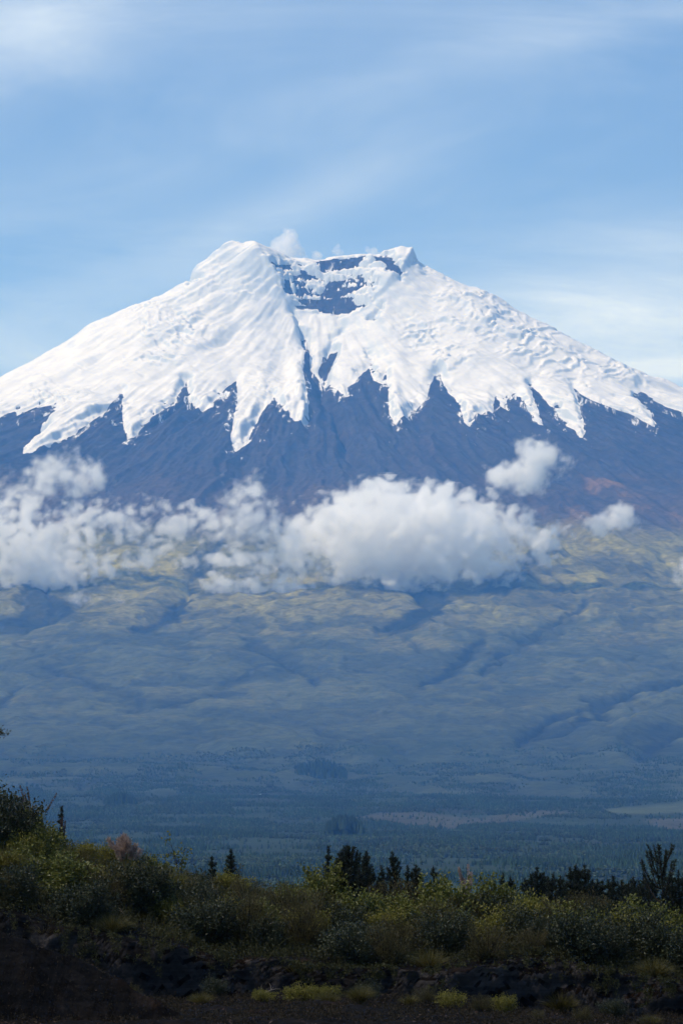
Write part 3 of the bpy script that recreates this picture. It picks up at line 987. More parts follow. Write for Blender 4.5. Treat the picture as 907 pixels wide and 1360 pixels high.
def build_clouds():
    g = 'clouds drifting across the volcano'
    build_cloud('largest bright white cumulus cloud across the middle of the volcano',
                [(470, 694, 60, 38, 1.1), (525, 690, 62, 42, 1.2), (590, 690, 62, 38, 1.1), (468, 664, 34, 20, .9), (574, 660, 30, 17, .85), (518, 660, 26, 16, .6),
                 (645, 702, 56, 32, 1.0), (700, 716, 46, 24, .95), (500, 732, 75, 32, 1.1), (590, 732, 75, 32, 1.1), (408, 716, 48, 26, .95),
                 (350, 740, 58, 20, .9), (286, 744, 48, 14, .75), (425, 694, 34, 22, .8), (732, 706, 26, 17, .6), (708, 676, 30, 12, .6), (652, 672, 38, 15, .6),
                 (460, 760, 50, 17, .9), (545, 764, 64, 16, .9), (630, 752, 46, 17, .8)],
                15980, 1.3, 6.0, 3, 0.98, 120, group=g, fat=1.2, thin=.72)
    build_cloud('broad ragged cloud bank that runs off the left edge of the view',
                [(-60, 705, 70, 36, 1), (0, 715, 56, 34, .9), (50, 722, 54, 34, 1.0), (85, 750, 54, 26, 1.1), (20, 752, 56, 28, 1.1), (112, 688, 44, 26, .85),
                 (165, 684, 48, 26, .85), (208, 712, 38, 26, .7), (190, 740, 36, 16, .55), (240, 690, 34, 20, .7), (279, 682, 26, 20, .8), (55, 672, 46, 15, .6), (-20, 675, 46, 16, .55), (75, 772, 36, 18, .85), (130, 745, 34, 18, .6)],
                16050, 1.3, 6.0, 8, 1.02, 112, group=g, fat=1.2, thin=.62)
    build_cloud('thin smoky wisp of cloud below the lowest left snow tongue',
                [(60, 632, 40, 30, .62), (88, 612, 42, 30, .66), (112, 628, 38, 26, .62), (40, 652, 44, 22, .55), (130, 640, 30, 20, .5), (5, 655, 36, 18, .45)],
                16100, 0.8, 7.0, 14, 0.72, 100, group=g, soft=1.3, fat=1.1)
    build_cloud('small torn wisp of cloud between the cloud bank and the largest cloud',
                [(325, 648, 34, 26, .85), (338, 678, 36, 30, .75), (302, 692, 30, 20, .7), (352, 702, 34, 28, .7), (348, 625, 16, 12, .5), (300, 715, 34, 18, .5)],
                15950, 0.8, 6.5, 23, 0.74, 95, group=g, soft=1.3)
    build_cloud('rounded white puff of cloud under the right hand snow tongues',
                [(712, 610, 38, 30, 1.1), (745, 612, 28, 24, .9), (675, 632, 34, 20, .9), (700, 640, 34, 16, .6), (700, 592, 16, 16, .6), (660, 632, 18, 16, .5)],
                16000, 1.0, 6.0, 31, 0.62, 95, group=g)
    build_cloud('small flat white cloud over the right shoulder of the slope',
                [(812, 690, 34, 20, 1), (790, 697, 30, 14, .8), (826, 680, 20, 14, .6), (845, 700, 22, 10, .4)],
                16100, 1.0, 6.0, 37, 0.62, 80, group=g)
    build_cloud('low pale shred of cloud hanging beneath the largest cloud',
                [(300, 778, 40, 17, .85), (340, 785, 40, 14, .75), (375, 775, 40, 18, .9), (405, 780, 24, 12, .55), (275, 770, 24, 12, .5)],
                15980, 0.8, 6.0, 44, 0.72, 85, group=g, fat=1.2)
    build_cloud('scrap of cloud cut by the right edge of the view',
                [(905, 750, 22, 14, .7), (935, 762, 34, 18, .9), (900, 770, 12, 8, .4)], 15200, 1.0, 6.0, 52, 0.62, 80, group=g)
    build_cloud('faint streak of cloud on the grass slope below the left cloud bank',
                [(120, 798, 30, 12, .5), (150, 790, 24, 10, .45), (95, 790, 24, 10, .4)], 15400, 0.9, 6.0, 58, 0.75, 70, group=g, soft=1.6)
    sh = (('steam_thin', 0.0), ('steam_core', 0.25))
    g2 = 'steam puffs over the crater rim'
    for i, (lab, bl, sd, so_) in enumerate([
            ('tallest steam puff rising behind the crater rim', [(380, 322, 18, 18, 1.0), (372, 338, 20, 14, .9), (397, 336, 16, 13, .7), (386, 313, 12, 10, .7)], 61, 1.0),
            ('round steam puff just right of the tallest one', [(421, 340, 13, 10, 1.0)], 66, 1.0),
            ('upright steam puff above the dark rim rock', [(448, 335, 12, 12, 1.0)], 71, 1.0),
            ('faint flat steam puff over the right end of the rim', [(497, 334, 20, 9, .8)], 76, 1.2)]):
        build_cloud(lab, bl, 20130, 0.9, 6.0, sd, 0.42, 60, shells=sh, group=g2, soft=so_, name='steam_puff')


def build_haze():
    V = np.array([(x, y, z) for z in (-200, 2420) for y in (-9500, 26500) for x in (-9500, 9500)], float)
    F = np.array([(0, 2, 3, 1), (4, 5, 7, 6), (0, 1, 5, 4), (2, 6, 7, 3), (0, 4, 6, 2), (1, 3, 7, 5)])
    o = link('haze', raw_mesh('haze', V, F, False), MAT['haze'])
    tag(o, 'blue mountain air between the bank and the volcano', 'haze', kind='stuff')


# ---------------------------------------------------------------- far forest
def tree_template(kind):
    """(verts, tris) of unit height"""
    V, F = [], []
    if kind == 'conifer':
        for k, (zb, zt, rb) in enumerate(((0.08, 0.62, 0.24), (0.38, 1.0, 0.16))):
            b = len(V)
            for i in range(5):
                a = 2 * math.pi * (i + 0.5 * k) / 5
                V.append((rb * math.cos(a), rb * math.sin(a), zb))
            V.append((0, 0, zt))
            F += [(b + i, b + (i + 1) % 5, b + 5) for i in range(5)]
    else:
        for k, (zz, rr) in enumerate(((0.05, 0.25), (0.45, 0.42), (0.8, 0.30))):
            for i in range(5):
                a = 2 * math.pi * (i + 0.5 * k) / 5
                V.append((rr * math.cos(a), rr * math.sin(a), zz))
        V.append((0, 0, 1))
        for k in range(2):
            for i in range(5):
                a, b = 5 * k + i, 5 * k + (i + 1) % 5
                F += [(a, b, b + 5), (a, b + 5, a + 5)]
        F += [(10 + i, 10 + (i + 1) % 5, 15) for i in range(5)]
    return np.array(V), np.array(F)


def scatter_trees(name, x, y, z, hgt, kinds, tint, label, cat):
    Vs, Fs, Cs, off = [], [], [], 0
    for kd in (0, 1):
        m = kinds == kd
        k = int(m.sum())
        if not k:
            continue
        tv, tf = tree_template('conifer' if kd == 0 else 'round')
        a = rng.uniform(0, 6.28, k)
        s = hgt[m]
        w = s * rng.uniform(0.8, 1.25, k)
        jit = 1 + 0.28 * rng.standard_normal((k, len(tv), 1)).clip(-1, 1)
        px = tv[None, :, 0] * np.cos(a)[:, None] - tv[None, :, 1] * np.sin(a)[:, None]
        py = tv[None, :, 0] * np.sin(a)[:, None] + tv[None, :, 1] * np.cos(a)[:, None]
        P = np.stack([px * w[:, None] * jit[..., 0] + x[m][:, None], py * w[:, None] * jit[..., 0] + y[m][:, None],
                      tv[None, :, 2] * s[:, None] + z[m][:, None] - 0.4], 2)
        Vs.append(P.reshape(-1, 3))
        Fs.append((tf[None] + (np.arange(k) * len(tv))[:, None, None] + off).reshape(-1, 3))
        Cs.append(np.repeat(tint[m], len(tv), 0))
        off += k * len(tv)
    me = raw_mesh(name, np.concatenate(Vs), [np.concatenate(Fs)], False)
    set_col(me, np.concatenate(Cs))
    o = link(name, me, MAT['far_trees'])
    tag(o, label, cat, kind='stuff')
    return o


def ground_far(x, y):
    k = sstep(8000, 9000, y)
    return valley_height(x, y) * (1 - k) + height(x, np.maximum(y, 7000.0))[0] * k


def build_forest():
    n = 330000
    y = 1000 + (11300 - 1000) * rng.random(n) ** 0.78
    x = (rng.random(n) * 2 - 1) * (460 * K * y * 1.5 + 60)
    u, v = valley_angles(x, y)
    n1, n2 = fbm2(x / 150, y / 350, 4, 131), fbm2(x / 90, y / 500, 3, 132)
    dens = sstep(-.25, .2, n1 + .5 * n2) * 1.1 + .03
    dens = np.where(y > 8500, dens - sstep(8500, 10800, y) * 0.55, dens)
    for kind, poly in CLEARINGS:
        dens = np.where(poly_sd(u + 6 * n2, v + 1.5 * n1, poly) > -0.5, -1 if kind == 'field' else 0.04, dens)
    keep = rng.random(n) < dens
    x, y, n1, n2 = x[keep], y[keep], n1[keep], n2[keep]
    n = len(x)
    z = ground_far(x, y)
    kinds = (fbm2(x / 240, y / 420, 3, 133) + 0.25 * rng.standard_normal(n) > 0.12).astype(int)
    hgt = np.where(kinds == 0, rng.uniform(3.5, 7, n), rng.uniform(2.5, 5, n)) * (0.85 + 0.4 * n1)
    con, rnd = np.array([0.024, 0.043, 0.021]), np.array([0.036, 0.050, 0.025])
    t = np.where((kinds == 0)[:, None], con, rnd) * (1 + 0.35 * rng.standard_normal((n, 1)).clip(-1.5, 2)) * (1 + 0.5 * n2[:, None])
    scatter_trees('forest', x, y, z, hgt, kinds, np.clip(t, 0.006, .3), 'mixed woodland covering the hazy valley floor', 'forest')
    # the tall dark grove
    def grove(u0, u1, y0, y1, cnt, h0, h1, label):
        y = rng.uniform(y0, y1, cnt)
        x = plan(rng.uniform(u0, u1, cnt), y)
        z = ground_far(x, y)
        t = np.tile(con * 0.8, (cnt, 1)) * (1 + 0.25 * rng.standard_normal((cnt, 1)).clip(-1.5, 1.5))
        edge = 1 - 0.45 * np.abs((x / (y * K) + 454 - (u0 + u1) / 2) / ((u1 - u0) / 2)) ** 2
        scatter_trees('grove', x, y, z, rng.uniform(h0, h1, cnt) * edge, np.zeros(cnt, int), t, label, 'grove')
    grove(432, 484, 5650, 5850, 220, 19, 27, 'tall dark grove in front of the tan clearing')
    grove(392, 462, 9900, 10150, 260, 14, 20, 'long dark plantation strip high on the valley floor')
    grove(140, 182, 7800, 8000, 160, 13, 20, 'small dark copse at the left of the valley floor')


# ---------------------------------------------------------------- plants
class Geo:
    """collects ribbons, tubes and leaves; arrays are merged once"""
    def __init__(self):
        self.V, self.Q, self.T, self.A, self.n = [], [], [], [], 0

    def add(self, V, Q=None, T=None, tint=None):
        V = np.asarray(V, float).reshape(-1, 3)
        self.V.append(V)
        if Q is not None and len(Q):
            self.Q.append(np.asarray(Q) + self.n)
        if T is not None and len(T):
            self.T.append(np.asarray(T) + self.n)
        self.A.append(np.broadcast_to(np.asarray(tint if tint is not None else 0.5, float), (len(V),)))
        self.n += len(V)

    def leaves(self, P, Dr, L, W, tint, fold=0.25):
        """diamond leaves folded along the rib; P base points, Dr unit directions"""
        n = len(P)
        P, Dr = np.asarray(P), np.asarray(Dr)
        rv = rng.standard_normal((n, 3))
        S = np.cross(Dr, rv)
        S /= np.linalg.norm(S, axis=1, keepdims=True) + 1e-9
        U = np.cross(S, Dr)
        L = np.broadcast_to(L, (n,))[:, None]
        W = np.broadcast_to(W, (n,))[:, None]
        mid = P + Dr * L * 0.45
        V = np.stack([P, mid + S * W * .5 + U * W * fold, P + Dr * L - U * L * 0.12, mid - S * W * .5 + U * W * fold], 1)
        b = (np.arange(n) * 4)[:, None]
        T = np.concatenate([b + np.array([[0, 1, 2]]), b + np.array([[0, 2, 3]])])
        self.add(V, T=T, tint=np.repeat(np.broadcast_to(tint, (n,)), 4))

    def ribbons(self, C, W, tint):
        """C (n,k,3) centre lines, W (n,k) widths -> flat strips facing random ways"""
        n, k, _ = C.shape
        ax = rng.standard_normal((n, 1, 3))
        ax[..., 2] *= 0.2
        tg = np.gradient(C, axis=1)
        S = np.cross(tg, np.broadcast_to(ax, C.shape))
        S /= np.linalg.norm(S, axis=2, keepdims=True) + 1e-9
        V = np.stack([C - S * W[..., None] * .5, C + S * W[..., None] * .5], 2).reshape(-1, 3)
        i = np.arange(k - 1)
        q = np.stack([2 * i, 2 * i + 1, 2 * i + 3, 2 * i + 2], 1)
        Q = (q[None] + (np.arange(n) * 2 * k)[:, None, None]).reshape(-1, 4)
        self.add(V, Q=Q, tint=np.repeat(np.broadcast_to(tint, (n,)), 2 * k))

    def tube(self, pts, rad, sides=5, tint=0.5):
        pts = np.asarray(pts, float)
        k = len(pts)
        tg = np.gradient(pts, axis=0)
        tg /= np.linalg.norm(tg, axis=1, keepdims=True) + 1e-9
        ref = np.array([0.31, 0.95, 0.1])
        a = np.cross(tg, ref)
        a /= np.linalg.norm(a, axis=1, keepdims=True) + 1e-9
        b = np.cross(tg, a)
        th = np.arange(sides) * 2 * math.pi / sides
        rad = np.broadcast_to(rad, (k,))
        V = pts[:, None] + rad[:, None, None] * (np.cos(th)[None, :, None] * a[:, None] + np.sin(th)[None, :, None] * b[:, None])
        Q = []
        for i in range(k - 1):
            for j in range(sides):
                Q.append((i * sides + j, i * sides + (j + 1) % sides, (i + 1) * sides + (j + 1) % sides, (i + 1) * sides + j))
        self.add(V, Q=Q, tint=tint)

    def mesh(self, name, smooth=False):
        V = np.concatenate(self.V)
        F = [np.concatenate(q) for q in (self.Q, self.T) if q]
        me = raw_mesh(name, V, F, smooth)
        set_val(me, np.concatenate(self.A), 'tint')
        return me


def unit(v):
    return v / (np.linalg.norm(v, axis=-1, keepdims=True) + 1e-9)


def stem_curves(n, spread, h, jitter=0.25, droop=0.0):
    """curved stems from a common base: list of (k,3) point arrays"""
    out = []
    for i in range(n):
        a = rng.uniform(0, 2 * math.pi)
        rr = spread * math.sqrt(rng.random())
        top = np.array([rr * math.cos(a), rr * math.sin(a), h * rng.uniform(0.42, 1.15) * (1 - 0.35 * (rr / spread) ** 2)])
        t = np.linspace(0, 1, 7)[:, None]
        out_c = np.array([top[0] * 0.35, top[1] * 0.35, top[2] * 0.55])
        p = 2 * t * (1 - t) * out_c + t * t * top
        p = p + np.cumsum(rng.standard_normal((7, 3)) * 0.02 * jitter * h, 0) * (t > 0)
        p[:, 2] -= droop * (t[:, 0] ** 3) * h
        out.append(p)
    return out


def bush(kind):
    """returns [(part name, mesh, material)] of a shrub about 1 m tall and 1.1 m wide"""
    cfg = {'broad': dict(n=46, sp=0.62, h=1.0, per=78, L=(0.05, 0.085), W=0.6, mat='broad_leaf'),
           'yellow': dict(n=42, sp=0.66, h=0.85, per=80, L=(0.045, 0.075), W=0.5, mat='yellow_leaf'),
           'dark': dict(n=44, sp=0.6, h=1.05, per=84, L=(0.04, 0.07), W=0.55, mat='dark_leaf'),
           'heath': dict(n=64, sp=0.55, h=1.0, per=90, L=(0.03, 0.055), W=0.28, mat='heath_leaf')}[kind]
    s, f = Geo(), Geo()
    for p in stem_curves(cfg['n'], cfg['sp'], cfg['h'], 0.35):
        s.tube(p, np.linspace(0.011, 0.003, 7), 4, rng.random())
        m = cfg['per']
        t = 0.22 + 0.78 * rng.random(m) ** 0.65
        P = np.stack([np.interp(t * 6, np.arange(7), p[:, k]) for k in range(3)], 1)
        ax = unit(p[-1] - p[2])
        sg = 0.06 if kind == 'heath' else 0.085
        P = P + rng.standard_normal((m, 3)) * sg * (1.1 - 0.35 * t[:, None])
        if kind == 'heath':
            dr = unit(ax + rng.standard_normal((m, 3)) * 0.45)
        else:
            dr = unit(unit(rng.standard_normal((m, 3))) + ax * 0.5 + np.array([0, 0, 0.35]))
        P[:, 2] = np.maximum(P[:, 2], 0.03)
        L = rng.uniform(*cfg['L'], m)
        f.leaves(P, dr, L, L * cfg['W'], np.clip(0.15 + 0.35 * rng.random() + 0.5 * rng.random(m), 0, 1))
    return [('stems', s.mesh('stems'), 'bark'), ('foliage', f.mesh('foliage'), cfg['mat'])]


def tussock(nb=900, h=1.0, sp=0.7):
    f = Geo()
    a = rng.uniform(0, 2 * math.pi, nb)
    out = rng.random(nb) ** 0.6 * sp
    ln = h * rng.uniform(0.6, 1.05, nb)
    t = np.linspace(0, 1, 6)
    base = np.stack([np.cos(a), np.sin(a)], 1) * (out * 0.22)[:, None]
    C = np.zeros((nb, 6, 3))
    C[..., 0] = base[:, :1] + (np.cos(a) * out)[:, None] * t ** 1.6
    C[..., 1] = base[:, 1:] + (np.sin(a) * out)[:, None] * t ** 1.6
    C[..., 2] = ln[:, None] * (t - 0.38 * (out / sp)[:, None] ** 2 * t ** 2.5)
    C += np.cumsum(rng.standard_normal(C.shape) * 0.008, 1)
    W = np.interp(t, [0, .5, 1], [0.012, 0.009, 0.002])[None] * rng.uniform(0.7, 1.3, (nb, 1))
    f.ribbons(C, W, rng.random(nb))
    return f


def plume_parts(nplumes, hs, lean=0.22, size=0.30, fat=0.07, key='plume', plume_name='plume'):
    """parts of a flowering grass clump: stalks and one mesh per plume"""
    parts = []
    st = Geo()
    for i in range(nplumes):
        a = rng.uniform(0, 2 * math.pi)
        ln = rng.uniform(*hs)
        ro = rng.uniform(0.15, 1) * lean
        tip = np.array([math.cos(a) * ro, math.sin(a) * ro, ln])
        t = np.linspace(0, 1, 6)[:, None]
        p = tip * np.array([1, 1, 0]) * t ** 1.8 + np.array([0, 0, ln]) * t
        st.tube(p, np.linspace(0.008, 0.004, 6), 4, 0.8)
        g = Geo()
        m = 170
        s = rng.random(m)
        dirn = unit(p[-1] - p[-2])
        P = tip - dirn * size * 0.35 + dirn * (s * size)[:, None]
        rad = fat * np.sin(np.clip(s * 0.9 + 0.08, 0, 1) * math.pi) ** 0.7
        o = unit(rng.standard_normal((m, 3)))
        D1 = unit(dirn * 1.1 + o * 0.8)
        P = P + o * rad[:, None] * 0.35
        g.leaves(P, D1, rng.uniform(0.5, 1.0, m) * fat * 1.5, 0.013, rng.random(m), 0.1)
        parts.append((plume_name, g.mesh(plume_name), key))
    return [('stalks', st.mesh('stalks'), 'blade')] + parts


def pine(h=1.6, whorls=7, arms=5, up=0.75, spread=0.42, bushy=1.0, bare=0.0, seed=0):
    """young pine: leader, up-curved arms in whorls, bottle-brush needles"""
    r = np.random.default_rng(seed)
    tr, nd = Geo(), Geo()
    t = np.linspace(0, 1, 9)
    tp = np.stack([0.02 * h * np.sin(t * 5 + seed), 0.02 * h * np.cos(t * 4 + seed), t * h], 1)
    tr.tube(tp, np.interp(t, [0, 1], [0.022 * h, 0.006]), 6, 0.4)

    def brush(p, dens, ln):
        seg = np.linalg.norm(np.diff(p, axis=0), axis=1)
        tot = seg.sum()
        m = max(6, int(dens * tot))
        s = r.random(m)
        k = s * (len(p) - 1)
        P = np.stack([np.interp(k, np.arange(len(p)), p[:, i]) for i in range(3)], 1)
        i0 = np.minimum(k.astype(int), len(p) - 2)
        ax = unit(p[i0 + 1] - p[i0])
        o = unit(r.standard_normal((m, 3)))
        nd.leaves(P, unit(ax * 0.75 + o), ln * r.uniform(0.6, 1.1, m), 0.011, r.random(m), 0.05)
    brush(tp[3:], 520 * bushy, 0.075 + .03 * bare)
    for w in range(whorls):
        f = 0.14 + 0.80 * (w + r.uniform(-.15, .15)) / whorls
        zb = f * h
        L = (1.25 if bare else 1.0) * spread * h * (1.05 - f) * r.uniform(0.65, 1.15) + 0.04 * h
        for a_ in range(arms):
            if r.random() < 0.15:
                continue
            a = 2 * math.pi * (a_ + 0.5 * (w % 2) + r.uniform(-.2, .2)) / arms
            q = np.linspace(0, 1, 6)
            o = L * (q - 0.25 * q ** 2) * r.uniform(0.85, 1.1)
            zz = zb + L * (up if bare else .62 * up) * q ** 1.6
            p = np.stack([np.cos(a) * o, np.sin(a) * o, zz], 1)
            tr.tube(p, np.interp(q, [0, 1], [0.009 * h, 0.004]), 4, 0.3)
            st = 1 if r.random() > bare else 3
            brush(p[st:], 400 * bushy, 0.068 + .03 * bare)
    return [('trunk', tr.mesh('trunk', True), 'bark'), ('needles', nd.mesh('needles'), 'needle')]


def twiggy(h=1.0, leaves=90, mat='broad_leaf', L=0.07):
    s, f = Geo(), Geo()
    for k in range(4):
        a = rng.uniform(0, 6.28)
        tip = np.array([math.cos(a) * .16 * h, math.sin(a) * .16 * h, h * rng.uniform(.8, 1)])
        t = np.linspace(0, 1, 6)[:, None]
        p = tip * np.array([1, 1, 0]) * t ** 2 + np.array([0, 0, tip[2]]) * t
        s.tube(p, np.linspace(.012, .004, 6), 4, .4)
        for j in range(5):
            q = p[2 + j % 4] + 0
            e = q + unit(rng.standard_normal(3) + np.array([0, 0, .8])) * .2 * h
            s.tube(np.stack([q, (q + e) / 2 + .01, e]), [.006, .004, .003], 4, .4)
            m = leaves // 20
            f.leaves(e + rng.standard_normal((m, 3)) * .05 * h, unit(rng.standard_normal((m, 3)) + np.array([0, 0, .4])), L * rng.uniform(.7, 1.1, m), L * .6, rng.uniform(.4, 1, m))
    return [('stems', s.mesh('stems'), 'bark'), ('foliage', f.mesh('foliage'), mat)]


def dead_branch():
    s = Geo()
    t = np.linspace(0, 1, 8)[:, None]
    main = np.array([0.9, 0.1, 0.45]) * t + np.array([0, 0, 0.14]) * np.sin(t * 3) + rng.standard_normal((8, 3)) * .012
    s.tube(main, np.linspace(.018, .005, 8), 5, .7)
    for k in (2, 4, 5):
        q = main[k]
        e = q + unit(np.array([rng.uniform(-.2, .8), rng.uniform(-.5, .5), rng.uniform(.2, .9)])) * rng.uniform(.2, .4)
        s.tube(np.stack([q, (q + e) / 2 + rng.standard_normal(3) * .02, e]), [.009, .006, .003], 4, .6)
    return s.mesh('dead_branch')


def make_thing(name, parts, label, cat, loc, rz=0.0, s=1.0, group=None):
    root = empty(name, loc, rz, s)
    tag(root, label, cat, group, 'thing')
    for pn, me, mt in parts:
        link(pn, me, MAT[mt], root)
    return root


def dup(root, label, loc, rz, s, group=None):
    r = root.copy()
    col.objects.link(r)
    r.location = loc
    r.rotation_euler = (0, 0, rz)
    r.scale = s if isinstance(s, tuple) else (s, s, s)
    r['label'] = label
    if group:
        r['group'] = group
    for ch in root.children:
        c = ch.copy()
        col.objects.link(c)
        c.parent = r
    return r


def spot(u, d, sink=0.04):
    """stand something on the ground: u metres-angle across, d metres away"""
    x = (u - 454) * K * d
    return (x, d, float(near_height(np.array([x]), np.array([float(d)]))[0]) - sink)


def build_undergrowth():
    """ground cover of leaves, sprigs and grass over the crest, the lip and the foot of the bank: too many to count"""
    f = Geo()
    n = 150000
    y = np.where(rng.random(n) < .3, rng.uniform(95.4, 96.8, n), rng.uniform(95.4, 107, n))
    x = rng.uniform(-9.5, 9.5, n)
    hh = 0.08 + 0.30 * np.clip(0.5 + 0.9 * fbm2(x / 1.1, y / 1.3, 3, 141), 0, 1)
    cl = fbm2(x / 0.45, y / 0.5, 3, 142)
    lip = near_height(x, y)
    k = (cl > -0.22) & ((y > 95.7 + 0.3 * cl))
    x, y, hh, lip, cl = x[k], y[k], hh[k], lip[k], cl[k]
    n = len(x)
    edge_ = sstep(97, 95.6, y)
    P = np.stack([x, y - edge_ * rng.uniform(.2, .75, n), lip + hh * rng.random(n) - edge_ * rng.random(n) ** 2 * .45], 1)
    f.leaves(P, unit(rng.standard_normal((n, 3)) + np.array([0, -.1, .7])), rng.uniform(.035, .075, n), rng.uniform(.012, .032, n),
             np.clip(.35 + .7 * fbm2(x / .9, y / .9, 3, 143) + .3 * rng.standard_normal(n), 0, .97) * (.35 + .65 * sstep(96, 101, y)))  # tint darkens towards the lip, imitating shade below the sunlit crest
    # leaves trailing down the face of the bank in places
    q = 60000
    xf = rng.uniform(-8.5, 8.5, q)
    dn = rng.random(q) ** 1.4
    kf = (fbm2(xf / 1.1, xf * 0, 3, 145) * 1.8 + .12 + .9 * fbm2(xf / .28, dn * 2.2, 3, 146) > dn) & (fbm2(xf / .2, dn * 3, 2, 147) > -.12)
    xf, dn = xf[kf], dn[kf]
    zl_, zf_ = np.interp(xf, *LIP), np.interp(xf, *FOOT)
    q = len(xf)
    Pf = np.stack([xf, 95.05 - rng.random(q) * .35 + .5 * fbm2(xf / 2.6, xf * 0 + 1.9, 3, 101), zl_ + (zf_ - zl_) * dn + .05], 1)
    f.leaves(Pf, unit(rng.standard_normal((q, 3)) + np.array([0, -.4, .2])), rng.uniform(.035, .075, q), rng.uniform(.012, .03, q), rng.random(q) * .38)
    # grass hanging and standing along the lip
    m = 9000
    xb = rng.uniform(-9, 9, m)
    yb = rng.uniform(95.9, 105, m)
    kk = fbm2(xb / .7, yb / .9, 3, 144) > 0.02
    xb, yb = xb[kk], yb[kk]
    m = len(xb)
    zb = near_height(xb, yb)
    t = np.linspace(0, 1, 5)
    ln = rng.uniform(.2, .62, m)
    a = rng.uniform(0, 6.28, m)
    C = np.zeros((m, 5, 3))
    C[..., 0] = xb[:, None] + (np.cos(a) * ln * .5)[:, None] * t ** 1.7
    C[..., 1] = yb[:, None] + (np.sin(a) * ln * .4 - .12)[:, None] * t ** 1.7
    C[..., 2] = zb[:, None] + ln[:, None] * (t - .35 * t ** 2.6)
    f.ribbons(C, np.interp(t, [0, 1], [.014, .003])[None] * np.ones((m, 1)), rng.random(m))
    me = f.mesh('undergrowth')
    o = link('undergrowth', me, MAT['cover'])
    tag(o, 'tangled low ground cover and grass along the crest of the bank', 'undergrowth', kind='stuff')


def build_litter():
    """loose clods, dead leaves and straw on the foot of the bank"""
    f = Geo()
    n = 9000
    x = rng.uniform(-7.5, 7.5, n)
    y = rng.uniform(80, 95.5, n)
    k = fbm2(x / .8, y / 1.0, 3, 151) > -0.05
    x, y = x[k], y[k]
    n = len(x)
    P = np.stack([x, y, near_height(x, y) + .005], 1)
    d = unit(rng.standard_normal((n, 3)) * np.array([1, 1, .35]) + np.array([0, 0, .15]))
    f.leaves(P, d, rng.uniform(.02, .09, n), rng.uniform(.008, .03, n), rng.random(n) ** 1.5)
    # low dark weeds in patches
    q = 120000
    xw, yw = rng.uniform(-7.5, 7.5, q), rng.uniform(82, 95.3, q)
    kw = fbm2(xw / .9, yw / 1.6, 4, 152) > -.06
    xw, yw = xw[kw], yw[kw]
    q = len(xw)
    hw = .16 * np.clip(fbm2(xw / .5, yw / .8, 3, 153) + .5, 0.05, 1)
    Pw = np.stack([xw, yw, near_height(xw, yw) + hw * rng.random(q)], 1)
    f2 = Geo()
    f2.leaves(Pw, unit(rng.standard_normal((q, 3)) + np.array([0, 0, .6])), rng.uniform(.025, .06, q), rng.uniform(.008, .025, q), rng.random(q))
    ow = link('weeds', f2.mesh('weeds'), MAT['weed'])
    tag(ow, 'low dark weeds creeping over the soil at the foot of the bank', 'weeds', kind='stuff')
    o = link('leaf_litter', f.mesh('leaf_litter'), MAT['spike'])
    tag(o, 'dry stalks and dead leaves scattered on the soil below the bank', 'litter', kind='stuff')


